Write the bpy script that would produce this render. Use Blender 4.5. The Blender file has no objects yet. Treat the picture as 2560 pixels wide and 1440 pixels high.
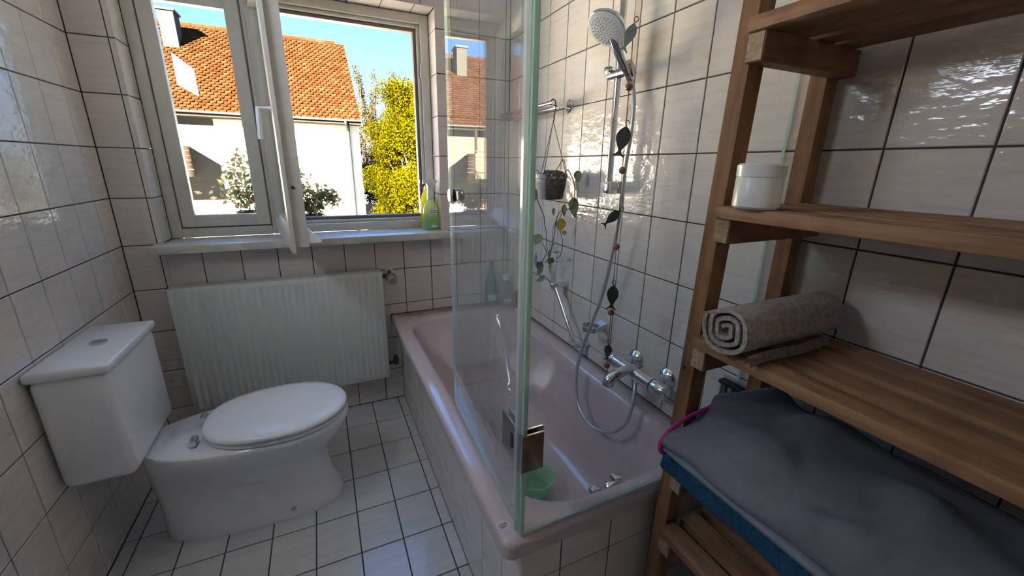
import bpy, bmesh, math, random
from mathutils import Vector, Matrix
R = random.Random(7)
S = bpy.context.scene
COL = S.collection
V = Vector

# ------------------------------------------------------------------ camera
cam_d = bpy.data.cameras.new('camera'); cam = bpy.data.objects.new('camera', cam_d); COL.objects.link(cam)
cam_d.sensor_fit = 'HORIZONTAL'; cam_d.sensor_width = 36.0
cam_d.lens = 1015.3 / 2560 * 36.0
cam_d.clip_start = 0.02; cam_d.clip_end = 500
PITCH, YAW, ROLL = 0.2923, 0.4364, 0.0173
f_ = V((math.sin(YAW)*math.cos(PITCH), math.cos(YAW)*math.cos(PITCH), -math.sin(PITCH)))
r_ = V((math.cos(YAW), -math.sin(YAW), 0)); u_ = r_.cross(f_)
rr_ = r_*math.cos(ROLL) + u_*math.sin(ROLL); uu_ = -r_*math.sin(ROLL) + u_*math.cos(ROLL)
M = Matrix((rr_, uu_, -f_)).transposed().to_4x4(); M.translation = V((-1.0104, -2.2405, 1.3473))
cam.matrix_world = M
S.camera = cam

# ------------------------------------------------------------------ sky, sun, exposure
SUN = V((-0.62, -0.78, 0.46)).normalized()          # towards the sun: behind the building, to the left
w = bpy.data.worlds.new('sky'); S.world = w; w.use_nodes = True
nt = w.node_tree; nt.nodes.clear()
wo = nt.nodes.new('ShaderNodeOutputWorld'); bg = nt.nodes.new('ShaderNodeBackground')
tcw = nt.nodes.new('ShaderNodeTexCoord'); spw = nt.nodes.new('ShaderNodeSeparateXYZ'); rpw = nt.nodes.new('ShaderNodeValToRGB')
nt.links.new(tcw.outputs['Generated'], spw.inputs[0]); nt.links.new(spw.outputs[2], rpw.inputs[0])
ew = rpw.color_ramp.elements; ew.new(.5); ew.new(.5)                # clear autumn sky: pale at the horizon, blue above
for e_, (p_, c_) in zip(ew, ((0, (.36, .44, .52)), (.10, (.25, .43, .70)), (.26, (.150, .40, .88)), (1, (.13, .38, .92)))): e_.position = p_; e_.color = (*c_, 1)
nt.links.new(rpw.outputs[0], bg.inputs[0]); nt.links.new(bg.outputs[0], wo.inputs[0])
bg.inputs[1].default_value = 3.0
sd = bpy.data.lights.new('sun', 'SUN'); so = bpy.data.objects.new('sun', sd); COL.objects.link(so)
sd.energy = 205.0; sd.angle = 0.01; sd.color = (1.0, 0.91, 0.76)
so.rotation_euler = (-SUN).to_track_quat('-Z', 'Y').to_euler(); so.location = (-20, -30, 25)
pd = bpy.data.lights.new('window_portal', 'AREA'); po = bpy.data.objects.new('window_portal', pd); COL.objects.link(po)
pd.shape = 'RECTANGLE'; pd.size = 1.26; pd.size_y = 1.06; pd.cycles.is_portal = True     # guides sky sampling, gives no light
po.location = (-1.04, 0.24, 1.54); po.rotation_euler = (math.radians(-90), 0, 0)
S.view_settings.view_transform = 'Standard'; S.view_settings.look = 'None'; S.view_settings.gamma = 1
S.view_settings.use_curve_mapping = False; S.view_settings.exposure = 0.22
cy = S.cycles
cy.use_denoising = True; cy.max_bounces = 7; cy.diffuse_bounces = 4; cy.glossy_bounces = 4; cy.transmission_bounces = 4
cy.use_adaptive_sampling = True; cy.adaptive_threshold = .08; cy.adaptive_min_samples = 16; cy.time_limit = 1150
cy.transparent_max_bounces = 14; cy.caustics_reflective = False; cy.caustics_refractive = False; cy.sample_clamp_indirect = 0

# ------------------------------------------------------------------ materials
MATS = {}
def newmat(name):
    m = bpy.data.materials.new(name); m.use_nodes = True; MATS[name] = m
    nt = m.node_tree; b = nt.nodes['Principled BSDF']
    return m, nt, b
def N(nt, t, **kw):
    n = nt.nodes.new(t)
    for k, v in kw.items(): setattr(n, k, v)
    return n
def rgba(c): return (c[0], c[1], c[2], 1)
def coords(nt, scale=(1, 1, 1), rnd=True):
    tc = N(nt, 'ShaderNodeTexCoord'); mp = N(nt, 'ShaderNodeMapping'); mp.inputs['Scale'].default_value = scale
    if rnd:
        oi = N(nt, 'ShaderNodeObjectInfo'); ml = N(nt, 'ShaderNodeMath', operation='MULTIPLY'); ml.inputs[1].default_value = 37.0
        ad = N(nt, 'ShaderNodeVectorMath', operation='ADD')
        nt.links.new(oi.outputs['Random'], ml.inputs[0]); nt.links.new(tc.outputs['Object'], ad.inputs[0]); nt.links.new(ml.outputs[0], ad.inputs[1])
        nt.links.new(ad.outputs[0], mp.inputs[0])
    else: nt.links.new(tc.outputs['Object'], mp.inputs[0])
    return mp.outputs[0]
def noise(nt, vec, scale, detail=4, rough=.55):
    n = N(nt, 'ShaderNodeTexNoise'); n.inputs['Scale'].default_value = scale; n.inputs['Detail'].default_value = detail
    n.inputs['Roughness'].default_value = rough; nt.links.new(vec, n.inputs['Vector']); return n.outputs['Fac']
def ramp(nt, fac, stops):
    r = N(nt, 'ShaderNodeValToRGB'); e = r.color_ramp.elements
    while len(e) < len(stops): e.new(.5)
    for i, (p, c) in enumerate(stops): e[i].position = p; e[i].color = rgba(c)
    nt.links.new(fac, r.inputs[0]); return r.outputs[0]
def bump(nt, b, h, strength=.3, dist=.002):
    n = N(nt, 'ShaderNodeBump'); n.inputs['Strength'].default_value = strength; n.inputs['Distance'].default_value = dist
    nt.links.new(h, n.inputs['Height']); nt.links.new(n.outputs[0], b.inputs['Normal'])
def sc(c, k): return tuple(min(1, x*k) for x in c)
def pmat(name, col, rough=.5, metal=0, var=.06, vscale=12, bmp=0, bscale=80, scale=(1, 1, 1), spec=.5, trans=0, coat=0, sub=0, alpha=1, bdist=.002, ior=1.45):
    m, nt, b = newmat(name)
    vec = coords(nt, scale); f = noise(nt, vec, vscale)
    nt.links.new(ramp(nt, f, [(.3, sc(col, 1-var)), (.7, sc(col, 1+var))]), b.inputs['Base Color'])
    b.inputs['Roughness'].default_value = rough; b.inputs['Metallic'].default_value = metal
    b.inputs['Specular IOR Level'].default_value = spec; b.inputs['Transmission Weight'].default_value = trans
    b.inputs['Coat Weight'].default_value = coat; b.inputs['IOR'].default_value = ior
    if sub: b.inputs['Subsurface Weight'].default_value = sub; b.inputs['Subsurface Scale'].default_value = .01
    if bmp: bump(nt, b, noise(nt, vec, bscale, 5), bmp, bdist)
    return m
def tilemat(name, col, scale, rough, bs=.35):
    m, nt, b = newmat(name)
    vec = coords(nt, scale); n1 = noise(nt, vec, 1.0, 5, .6); n0 = noise(nt, coords(nt, (2.2, 2.2, 2.2)), 1.0, 2)
    c = ramp(nt, n1, [(.28, sc(col, .89)), (.5, col), (.75, sc(col, 1.05))])
    mx = N(nt, 'ShaderNodeMix', data_type='RGBA', blend_type='MULTIPLY'); mx.inputs['Factor'].default_value = 1
    nt.links.new(c, mx.inputs[6]); nt.links.new(ramp(nt, n0, [(.3, (.93, .92, .92)), (.7, (1, 1, 1))]), mx.inputs[7])
    nt.links.new(mx.outputs[2], b.inputs['Base Color'])
    rr = N(nt, 'ShaderNodeMapRange'); rr.inputs[3].default_value = rough*.7; rr.inputs[4].default_value = rough*1.5
    nt.links.new(n1, rr.inputs[0]); nt.links.new(rr.outputs[0], b.inputs['Roughness'])
    b.inputs['Specular IOR Level'].default_value = .5
    n2 = noise(nt, coords(nt, tuple(x*(3.2 if x < 20 else .55) for x in scale)), 1.0, 3, .5)
    bump(nt, b, n2, bs, .004)
    return m
def woodmat(name, col, scale, rough=.62):
    m, nt, b = newmat(name)
    vec = coords(nt, scale); n1 = noise(nt, vec, 1.0, 6, .65); n2 = noise(nt, coords(nt, (9, 9, 9)), 1.0, 2)
    c = ramp(nt, n1, [(.3, sc(col, .62)), (.5, col), (.72, sc(col, 1.35))])
    mx = N(nt, 'ShaderNodeMix', data_type='RGBA', blend_type='MULTIPLY'); mx.inputs['Factor'].default_value = 1
    nt.links.new(c, mx.inputs[6]); nt.links.new(ramp(nt, n2, [(.25, (.68, .62, .56)), (.5, (1, 1, 1))]), mx.inputs[7])
    nt.links.new(mx.outputs[2], b.inputs['Base Color']); b.inputs['Roughness'].default_value = rough
    bump(nt, b, n1, .3, .0012)
    return m
TILE = (.77, .705, .65)
tilemat('tile_wall', TILE, (6, 6, 70), .10, .6)
tilemat('tile_floor', (.66, .655, .66), (6, 60, 6), .18, .3)
pmat('grout', (.085, .072, .066), .9, var=.2, vscale=60)
pmat('plaster', (.62, .60, .57), .9, bmp=.2, bscale=200)
pmat('ceiling_paint', (.72, .71, .69), .9)
pmat('frame_paint', (.63, .60, .53), .38, var=.05, vscale=20, bmp=.08, bscale=60)
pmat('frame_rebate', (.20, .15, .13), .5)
pmat('sill_marble', (.66, .63, .58), .22, var=.13, vscale=16, scale=(1, 3, 3))
pmat('white_plastic', (.78, .79, .80), .3, var=.02)
pmat('weather_white', (.83, .83, .86), .35, var=.02)
def enamel():
    m, nt, b = newmat('pink_enamel')
    vec = coords(nt, (1, 1, 1), False); f = noise(nt, vec, 5, 3)
    nt.links.new(ramp(nt, f, [(.3, (.58, .475, .485)), (.7, (.63, .515, .53))]), b.inputs['Base Color'])
    b.inputs['Roughness'].default_value = .10; b.inputs['Coat Weight'].default_value = .5; b.inputs['Coat Roughness'].default_value = .08
    bump(nt, b, noise(nt, vec, 160, 2), .10, .001)
enamel()
pmat('chrome', (.72, .74, .76), .10, 1, var=.10, vscale=300, bmp=.02, bscale=500)
pmat('chrome_dark', (.60, .61, .63), .09, 1, var=.06)
pmat('hose_metal', (.56, .58, .62), .3, .55, var=.10, vscale=200)
pmat('black_rubber', (.02, .02, .022), .5)
pmat('ceramic', (.84, .85, .88), .08, var=.02, vscale=4, coat=.4)
pmat('lid_plastic', (.85, .87, .90), .14, var=.015)
pmat('radiator_paint', (.68, .69, .66), .42, var=.05, vscale=5, scale=(14, 14, 1), bmp=.05, bscale=30)
pmat('radiator_edge', (.50, .50, .46), .5)
pmat('valve_dark', (.05, .048, .045), .45)
pmat('valve_grey', (.38, .36, .33), .45)
pmat('cream_plastic', (.66, .56, .44), .5)
woodmat('wood_z', (.33, .165, .072), (65, 65, 4))
woodmat('wood_y', (.31, .165, .078), (65, 4, 65))
woodmat('wood_x', (.28, .145, .066), (4, 65, 65))
woodmat('wood_end', (.46, .33, .21), (120, 120, 120))
pmat('towel_taupe', (.50, .42, .38), .95, var=.30, vscale=120, bmp=1, bscale=320, bdist=.004)
pmat('towel_blue', (.016, .085, .17), .95, var=.45, vscale=170, bmp=1, bscale=320, bdist=.004)
pmat('cloth_grey', (.155, .16, .18), .8, var=.14, vscale=14, bmp=.35, bscale=26, bdist=.006)
pmat('cloth_hem', (.20, .23, .27), .8, var=.1, vscale=20)
pmat('pink_piping', (.52, .035, .24), .6, var=.1, vscale=60)
pmat('fish_metal', (.085, .082, .068), .42, .75, var=.25, vscale=70)
pmat('ring_rust', (.17, .075, .045), .5, .5)
pmat('bead_wood', (.30, .095, .028), .3, var=.3, vscale=90, coat=.4)
pmat('cord', (.33, .20, .12), .8)
pmat('cord_dark', (.07, .065, .06), .7)
pmat('pot_grey', (.36, .37, .38), .45)
pmat('coir', (.12, .098, .08), .95, var=.55, vscale=80, bmp=1, bscale=140, bdist=.006)
pmat('leaf_dark', (.17, .20, .115), .45, var=.35, vscale=60)
pmat('leaf_pale', (.34, .41, .24), .45, var=.25, vscale=60)
pmat('leaf_yellow', (.44, .31, .045), .5, var=.35, vscale=70)
pmat('leaf_dry', (.36, .30, .20), .7, var=.2, vscale=70)
pmat('stem', (.15, .125, .085), .7)
pmat('purple_plastic', (.17, .025, .10), .35)
pmat('label_white', (.80, .82, .80), .5)
pmat('ink', (.03, .05, .05), .6)
pmat('label_green', (.22, .50, .12), .5)
pmat('label_strip', (.60, .72, .72), .5)
pmat('red_plastic', (.35, .03, .06), .35)
pmat('jar_white', (.75, .74, .72), .3)
pmat('silver_mark', (.80, .80, .83), .4)
pmat('sticker_blue', (.22, .34, .40), .35, var=.4, vscale=120)
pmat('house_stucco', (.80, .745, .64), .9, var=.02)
pmat('dimmed_stucco', (.060, .048, .033), .9)  # stucco darkened: shade on the white house is put into this colour
pmat('fascia_shade', (.018, .014, .010), .9, spec=.1)  # trim darkened so its colour carries the shadow under the eave
pmat('zinc', (.05, .05, .048), .6, 0)
pmat('zinc_shade', (.011, .011, .012), .7, 0, spec=.1)  # pipe colour darkened to stand in for the shadow stripe beside it
pmat('house_glass', (.10, .12, .13), .08)
pmat('balcony_wood', (.07, .038, .017), .7, var=.12, vscale=6)
pmat('chimney_clad', (.034, .032, .026), .9, spec=.1)
pmat('bark', (.05, .038, .028), .9, var=.3, vscale=12)
pmat('bounce_ground', (.16, .155, .14), .95, var=.12, vscale=2)  # ground tone chosen to bounce sunlight into the room
pmat('paving', (.09, .082, .074), .9, var=.15, vscale=3)
pmat('fence_wood', (.06, .05, .042), .85)
pmat('brush_wood', (.50, .40, .30), .5, var=.12, vscale=20)
pmat('dark_slate', (.09, .09, .10), .7)
def leafmat(name, stops, trans=.45):
    m, nt, b = newmat(name)
    g = N(nt, 'ShaderNodeNewGeometry'); col = ramp(nt, g.outputs['Random Per Island'], stops)
    nt.links.new(col, b.inputs['Base Color']); b.inputs['Roughness'].default_value = .9; b.inputs['Specular IOR Level'].default_value = 0
    tr = N(nt, 'ShaderNodeBsdfTranslucent'); nt.links.new(col, tr.inputs[0])
    mx = N(nt, 'ShaderNodeMixShader'); mx.inputs[0].default_value = trans
    out = nt.nodes['Material Output']; nt.links.new(b.outputs[0], mx.inputs[1]); nt.links.new(tr.outputs[0], mx.inputs[2]); nt.links.new(mx.outputs[0], out.inputs[0])
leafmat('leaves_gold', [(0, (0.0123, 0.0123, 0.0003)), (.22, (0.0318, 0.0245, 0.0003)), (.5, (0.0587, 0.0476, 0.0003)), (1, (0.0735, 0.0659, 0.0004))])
leafmat('leaves_birch', [(0, (0.0269, 0.0176, 0.0031)), (.5, (0.0332, 0.0249, 0.0073)), (1, (0.0415, 0.0332, 0.0146))])
leafmat('leaves_rust', [(0, (0.0137, 0.0102, 0.0018)), (.5, (0.0342, 0.0194, 0.0035)), (1, (0.0547, 0.0296, 0.0058))])
leafmat('leaves_sill', [(0, (0.1350, 0.1575, 0.0675)), (.45, (0.2925, 0.3150, 0.1575)), (.8, (0.6300, 0.5625, 0.2925)), (1, (0.7650, 0.3375, 0.1350))], .3)
leafmat('roof_tiles_clay', [(0, (0.0208, 0.0075, 0.0025)), (.5, (0.0288, 0.0112, 0.0040)), (.9, (0.0328, 0.0134, 0.0052)), (1, (0.0376, 0.0179, 0.0075))], 0)

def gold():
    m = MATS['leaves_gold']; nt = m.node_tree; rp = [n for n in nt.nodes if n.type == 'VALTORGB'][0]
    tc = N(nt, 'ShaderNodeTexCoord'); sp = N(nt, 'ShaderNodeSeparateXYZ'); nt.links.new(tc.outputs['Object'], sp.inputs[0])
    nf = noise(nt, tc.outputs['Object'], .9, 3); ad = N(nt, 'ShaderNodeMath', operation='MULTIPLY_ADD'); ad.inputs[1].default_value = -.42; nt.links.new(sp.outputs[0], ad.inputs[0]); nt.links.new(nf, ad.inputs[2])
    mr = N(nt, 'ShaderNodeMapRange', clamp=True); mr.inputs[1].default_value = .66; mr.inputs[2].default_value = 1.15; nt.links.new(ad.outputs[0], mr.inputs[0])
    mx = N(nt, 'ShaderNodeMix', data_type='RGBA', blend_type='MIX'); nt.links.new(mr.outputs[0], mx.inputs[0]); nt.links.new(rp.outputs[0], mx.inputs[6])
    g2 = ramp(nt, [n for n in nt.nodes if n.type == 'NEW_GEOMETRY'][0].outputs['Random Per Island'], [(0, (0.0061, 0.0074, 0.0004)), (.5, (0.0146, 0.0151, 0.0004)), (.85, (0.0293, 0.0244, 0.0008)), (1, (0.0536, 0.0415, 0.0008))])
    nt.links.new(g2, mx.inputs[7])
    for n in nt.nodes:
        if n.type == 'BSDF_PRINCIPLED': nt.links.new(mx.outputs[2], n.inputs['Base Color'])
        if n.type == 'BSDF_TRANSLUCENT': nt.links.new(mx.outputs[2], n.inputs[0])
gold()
def glassmat(name, tint=(.965, .985, .975), film=0.0, f0=.04):
    m = bpy.data.materials.new(name); m.use_nodes = True; MATS[name] = m
    nt = m.node_tree; nt.nodes.clear(); out = N(nt, 'ShaderNodeOutputMaterial')
    t = N(nt, 'ShaderNodeBsdfTransparent'); t.inputs[0].default_value = rgba(tint)
    g = N(nt, 'ShaderNodeBsdfGlossy'); g.inputs['Roughness'].default_value = 0.0
    lw = N(nt, 'ShaderNodeLayerWeight'); lw.inputs[0].default_value = .5
    pw = N(nt, 'ShaderNodeMath', operation='POWER'); pw.inputs[1].default_value = 4.5
    ma = N(nt, 'ShaderNodeMath', operation='MULTIPLY_ADD'); ma.inputs[1].default_value = 1-f0; ma.inputs[2].default_value = f0
    nt.links.new(lw.outputs['Facing'], pw.inputs[0]); nt.links.new(pw.outputs[0], ma.inputs[0])
    mx = N(nt, 'ShaderNodeMixShader'); nt.links.new(ma.outputs[0], mx.inputs[0])
    src = t.outputs[0]
    if film:                                                       # dried water streaks
        d = N(nt, 'ShaderNodeBsdfDiffuse'); d.inputs[0].default_value = (.62, .68, .70, 1)
        tc = N(nt, 'ShaderNodeTexCoord'); mp = N(nt, 'ShaderNodeMapping'); mp.inputs['Scale'].default_value = (75, 75, 1.1)
        nt.links.new(tc.outputs['Object'], mp.inputs[0]); n1 = noise(nt, mp.outputs[0], 1.0, 5, .7)
        sp = N(nt, 'ShaderNodeSeparateXYZ'); nt.links.new(tc.outputs['Object'], sp.inputs[0])
        hz = N(nt, 'ShaderNodeMapRange', clamp=True); hz.inputs[1].default_value = .12; hz.inputs[2].default_value = -.12
        hz.inputs[3].default_value = .22; hz.inputs[4].default_value = 1; nt.links.new(sp.outputs[2], hz.inputs[0])
        mr = N(nt, 'ShaderNodeMapRange', clamp=True); mr.inputs[1].default_value = .38; mr.inputs[2].default_value = .8
        mr.inputs[3].default_value = film*.15; mr.inputs[4].default_value = film; nt.links.new(n1, mr.inputs[0])
        mu = N(nt, 'ShaderNodeMath', operation='MULTIPLY'); nt.links.new(hz.outputs[0], mu.inputs[0]); nt.links.new(mr.outputs[0], mu.inputs[1])
        m2 = N(nt, 'ShaderNodeMixShader'); nt.links.new(mu.outputs[0], m2.inputs[0]); nt.links.new(src, m2.inputs[1]); nt.links.new(d.outputs[0], m2.inputs[2]); src = m2.outputs[0]
    nt.links.new(src, mx.inputs[1]); nt.links.new(g.outputs[0], mx.inputs[2]); nt.links.new(mx.outputs[0], out.inputs[0])
    return m
glassmat('glass_clear'); glassmat('glass_front', (.975, .988, .982), 0, .03); glassmat('glass_streaked', (.96, .978, .972), .26)
def tintmat(name, col, tr=.5, gl=.06, rough=.05):                     # thin coloured plastic
    m = bpy.data.materials.new(name); m.use_nodes = True; MATS[name] = m
    nt = m.node_tree; nt.nodes.clear(); out = N(nt, 'ShaderNodeOutputMaterial')
    t = N(nt, 'ShaderNodeBsdfTransparent'); t.inputs[0].default_value = rgba(col)
    d = N(nt, 'ShaderNodeBsdfTranslucent'); d.inputs[0].default_value = rgba(col)
    d2 = N(nt, 'ShaderNodeBsdfDiffuse'); d2.inputs[0].default_value = rgba(col)
    a = N(nt, 'ShaderNodeMixShader'); a.inputs[0].default_value = .5; nt.links.new(d.outputs[0], a.inputs[1]); nt.links.new(d2.outputs[0], a.inputs[2])
    b = N(nt, 'ShaderNodeMixShader'); b.inputs[0].default_value = tr; nt.links.new(a.outputs[0], b.inputs[1]); nt.links.new(t.outputs[0], b.inputs[2])
    g = N(nt, 'ShaderNodeBsdfGlossy'); g.inputs['Roughness'].default_value = rough
    c = N(nt, 'ShaderNodeMixShader'); c.inputs[0].default_value = gl; nt.links.new(b.outputs[0], c.inputs[1]); nt.links.new(g.outputs[0], c.inputs[2])
    nt.links.new(c.outputs[0], out.inputs[0])
tintmat('film_frost', (.88, .80, .66), .12, .04, .3)
tintmat('glass_edge', (.76, .95, .85), .06, .08, .1)
tintmat('seal_clear', (.80, .88, .87), .25, .12, .12)
tintmat('bowl_green', (.66, .95, .72), .38, .07)
tintmat('spray_body', (.74, .90, .62), .6, .10)
tintmat('yellow_bottle', (.85, .78, .06), .30, .08)
tintmat('bottle_teal', (.20, .42, .40), .35, .08)
tintmat('bottle_clear', (.72, .80, .80), .5, .10)
tintmat('bracket_clear', (.62, .66, .68), .4, .15)

# ------------------------------------------------------------------ builders
WL = {}                                                             # world position of every object
class B:
    def __init__(s): s.bm = bmesh.new()
    def box(s, a, b, bev=0, seg=2):
        a, b = V(a), V(b); c = (a+b)/2; d = b-a
        r = bmesh.ops.create_cube(s.bm, size=1, matrix=Matrix.Translation(c) @ Matrix.Diagonal((abs(d.x), abs(d.y), abs(d.z), 1)))
        if bev:
            es = list({e for v in r['verts'] for e in v.link_edges})
            bmesh.ops.bevel(s.bm, geom=es, offset=bev, segments=seg, profile=.5, affect='EDGES')
        return s
    def hexa(s, p):                                                 # 8 corners, bottom ring then top ring
        v = [s.bm.verts.new(V(q)) for q in p]
        for f in ((3, 2, 1, 0), (4, 5, 6, 7), (0, 1, 5, 4), (1, 2, 6, 5), (2, 3, 7, 6), (3, 0, 4, 7)): s.bm.faces.new([v[i] for i in f])
        return s
    def loft(s, rings, cap0=True, cap1=True, closed=True):
        vs = [[s.bm.verts.new(V(p)) for p in r] for r in rings]
        n = len(vs[0]); m = n if closed else n-1
        for i in range(len(vs)-1):
            for j in range(m):
                k = (j+1) % n
                s.bm.faces.new((vs[i][j], vs[i][k], vs[i+1][k], vs[i+1][j]))
        if closed and cap0: s.bm.faces.new(list(reversed(vs[0])))
        if closed and cap1: s.bm.faces.new(vs[-1])
        return s
    def tube(s, pts, r, n=10, cap=True, flat=1.0):
        P = [V(p) for p in pts]; rad = r if isinstance(r, (list, tuple)) else [r]*len(P)
        T = [(P[min(i+1, len(P)-1)]-P[max(i-1, 0)]).normalized() for i in range(len(P))]
        up = V((0, 0, 1)) if abs(T[0].z) < .9 else V((1, 0, 0))
        a = T[0].cross(up).normalized(); rings = []
        for i, p in enumerate(P):
            a = (a - T[i]*a.dot(T[i])).normalized(); b = T[i].cross(a)
            rings.append([p+(a*math.cos(t)+b*math.sin(t)*flat)*rad[i] for t in [2*math.pi*k/n for k in range(n)]])
        return s.loft(rings, cap, cap)
    def lathe(s, prof, o=(0, 0, 0), ax=(0, 0, 1), n=24, sq=(1, 1), ref=None):
        o = V(o); ax = V(ax).normalized()
        a = V(ref) if ref else (V((1, 0, 0)) if abs(ax.x) < .9 else V((0, 1, 0)))
        a = (a-ax*a.dot(ax)).normalized(); b = ax.cross(a)
        rings = [[o+ax*h+(a*math.cos(t)*sq[0]+b*math.sin(t)*sq[1])*max(r, 1e-5) for t in [2*math.pi*k/n for k in range(n)]] for r, h in prof]
        return s.loft(rings)
    def prism(s, pts, off):                                          # outline of 3-D points swept by off
        off = V(off); return s.loft([[V(p) for p in pts], [V(p)+off for p in pts]])
    def sphere(s, c, r, sq=(1, 1, 1), u=16, v=10):
        bmesh.ops.create_uvsphere(s.bm, u_segments=u, v_segments=v, radius=1, matrix=Matrix.Translation(V(c)) @ Matrix.Diagonal((r*sq[0], r*sq[1], r*sq[2], 1))); return s
    def quad(s, p): s.bm.faces.new([s.bm.verts.new(V(q)) for q in p]); return s
    def mesh(s, name, origin=V((0, 0, 0)), ang=35, smooth=True):
        bmesh.ops.recalc_face_normals(s.bm, faces=s.bm.faces)
        for v in s.bm.verts: v.co -= origin
        me = bpy.data.meshes.new(name); s.bm.to_mesh(me); s.bm.free()
        if smooth:
            me.shade_smooth()
            me.set_sharp_from_angle(angle=math.radians(ang))
        return me
    def add(s, name, mat, parent=None, ang=35, smooth=True, kind=None, label=None):
        bb = [v.co for v in s.bm.verts]
        c = (V((min(q.x for q in bb), min(q.y for q in bb), min(q.z for q in bb)))+V((max(q.x for q in bb), max(q.y for q in bb), max(q.z for q in bb))))/2
        if parent is None: c.z = min(q.z for q in bb)
        me = s.mesh(name, c, ang, smooth)
        for m in (mat if isinstance(mat, (list, tuple)) else [mat]): me.materials.append(MATS[m])
        return link(name, me, c, parent, kind, label)
def link(name, me, world, parent=None, kind=None, label=None):
    o = bpy.data.objects.new(name, me); COL.objects.link(o)
    o.location = V(world) - (WL[parent.name] if parent else V((0, 0, 0)))
    if parent: o.parent = parent
    WL[o.name] = V(world)
    if kind: o['kind'] = kind
    if label: o['label'] = label
    return o
def tag(o, label=None, cat=None, group=None, kind=None):
    if label: o['label'] = label
    if cat: o['category'] = cat
    if group: o['group'] = group
    if kind: o['kind'] = kind
    return o
def thing(name, label, cat, loc, group=None, kind=None):
    o = bpy.data.objects.new(name, None); COL.objects.link(o); o.location = loc; o.empty_display_size = .1
    WL[o.name] = V(loc); return tag(o, label, cat, group, kind)
def smoothpath(pts, k=6):
    P = [V(p) for p in pts]; P = [2*P[0]-P[1]]+P+[2*P[-1]-P[-2]]; out = []
    for i in range(1, len(P)-2):
        a, b, c, d = P[i-1:i+3]
        for j in range(k):
            t = j/k; out.append(.5*((2*b)+(c-a)*t+(2*a-5*b+4*c-d)*t*t+(3*b-a-3*c+d)*t**3))
    out.append(P[-2]); return out

# ------------------------------------------------------------------ tiles
TM = {}
def tile_obj(parent, axis, sign, a0, a1, b0, b1, plane, matname, depth=.006):
    """one tile; axis = normal axis, sign = side it faces; a,b the two other axes in order; plane = its face"""
    w_, h_ = a1-a0, b1-b0
    if w_ < .006 or h_ < .006: return
    key = (axis, sign, round(w_, 4), round(h_, 4), matname)
    oth = [i for i in range(3) if i != axis]
    if key not in TM:
        bm = bmesh.new(); c = .0016
        def P(a, b, d):
            q = [0, 0, 0]; q[oth[0]] = a; q[oth[1]] = b; q[axis] = -sign*d; return q
        rings = []
        for ins, d in ((0, depth), (0, c), (c, 0)):
            x, y = w_/2-ins, h_/2-ins
            rings.append([bm.verts.new(P(a, b, d)) for a, b in ((-x, -y), (x, -y), (x, y), (-x, y))])
        for i in range(2):
            for j in range(4): bm.faces.new((rings[i][j], rings[i][(j+1) % 4], rings[i+1][(j+1) % 4], rings[i+1][j]))
        bm.faces.new(rings[2]); bmesh.ops.recalc_face_normals(bm, faces=bm.faces)
        me = bpy.data.meshes.new('tile'); bm.to_mesh(me); bm.free()
        # outward check
        f = me.polygons[-1]
        if f.normal[axis]*sign < 0: me.flip_normals()
        me.materials.append(MATS[matname]); TM[key] = me
    q = [0, 0, 0]; q[oth[0]] = (a0+a1)/2; q[oth[1]] = (b0+b1)/2; q[axis] = plane
    link('tile', TM[key], q, parent)
def lines(lo, hi, anchor, step):
    k0 = math.ceil((lo-anchor)/step - 1e-6); L = [lo]; k = k0
    while anchor+k*step < hi-1e-6:
        x = anchor+k*step
        if x > lo+1e-6: L.append(x)
        k += 1
    return L+[hi]
def tile_wall(parent, axis, sign, plane, la, lb, holes=(), gap=.0036, matname='tile_wall'):
    g = gap/2
    for i in range(len(la)-1):
        for j in range(len(lb)-1):
            cells = [(la[i]+g, la[i+1]-g, lb[j]+g, lb[j+1]-g)]
            for (h0, h1, k0, k1) in holes:
                nxt = []
                for (a0, a1, b0, b1) in cells:
                    if a1 <= h0 or a0 >= h1 or b1 <= k0 or b0 >= k1: nxt.append((a0, a1, b0, b1)); continue
                    if a0 < h0: nxt.append((a0, h0, b0, b1))
                    if a1 > h1: nxt.append((h1, a1, b0, b1))
                    m0, m1 = max(a0, h0), min(a1, h1)
                    if b0 < k0: nxt.append((m0, m1, b0, k0))
                    if b1 > k1: nxt.append((m0, m1, k1, b1))
                cells = nxt
            for c in cells: tile_obj(parent, axis, sign, *c, plane, matname)

# ------------------------------------------------------------------ room shell
XL, YB, ZC = -1.80, -2.90, 2.42          # left wall, rear wall, ceiling
WX0, WX1, WZ0, WZ1 = -1.66, -.41, .995, 2.08   # window opening in the wall
TW, THH = .1505, .20; ZA, YA, XA = 1.9906, -.7283, -.4769
GR = .0028                                # grout lies behind the tile faces
fl = B().box((XL-.2, YB-.2, -.15), (.25, .30, -GR)).add('floor', 'grout', smooth=False); tag(fl, 'dark grouted floor under beige streaked tiles', kind='structure')
tile_wall(fl, 2, 1, 0.0, lines(XL, 0, -.7132, .1486), lines(YB, 0, -.2106, .1964), [(-.673, .01, -1.595, .01)], .0042, 'tile_floor')
ce = B().box((XL-.2, YB-.2, ZC), (.25, .30, ZC+.15)).add('ceiling', 'ceiling_paint', smooth=False); tag(ce, 'plain white painted bathroom ceiling', kind='structure')
wr = B().box((GR, YB-.2, -GR), (.25, .30, ZC)).add('wall_right', 'grout', smooth=False); tag(wr, 'shower wall of upright beige tiles with dark joints', kind='structure')
zl = lines(0, ZC, ZA, THH)
tile_wall(wr, 0, -1, 0.0, lines(YB, 0, YA, TW), zl, [(-1.595, .01, -.01, .531)])
wl = B().box((XL-.2, YB-.2, -GR), (XL-GR, .30, ZC)).add('wall_left', 'grout', smooth=False); tag(wl, 'tiled side wall behind the toilet', kind='structure')
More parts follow.
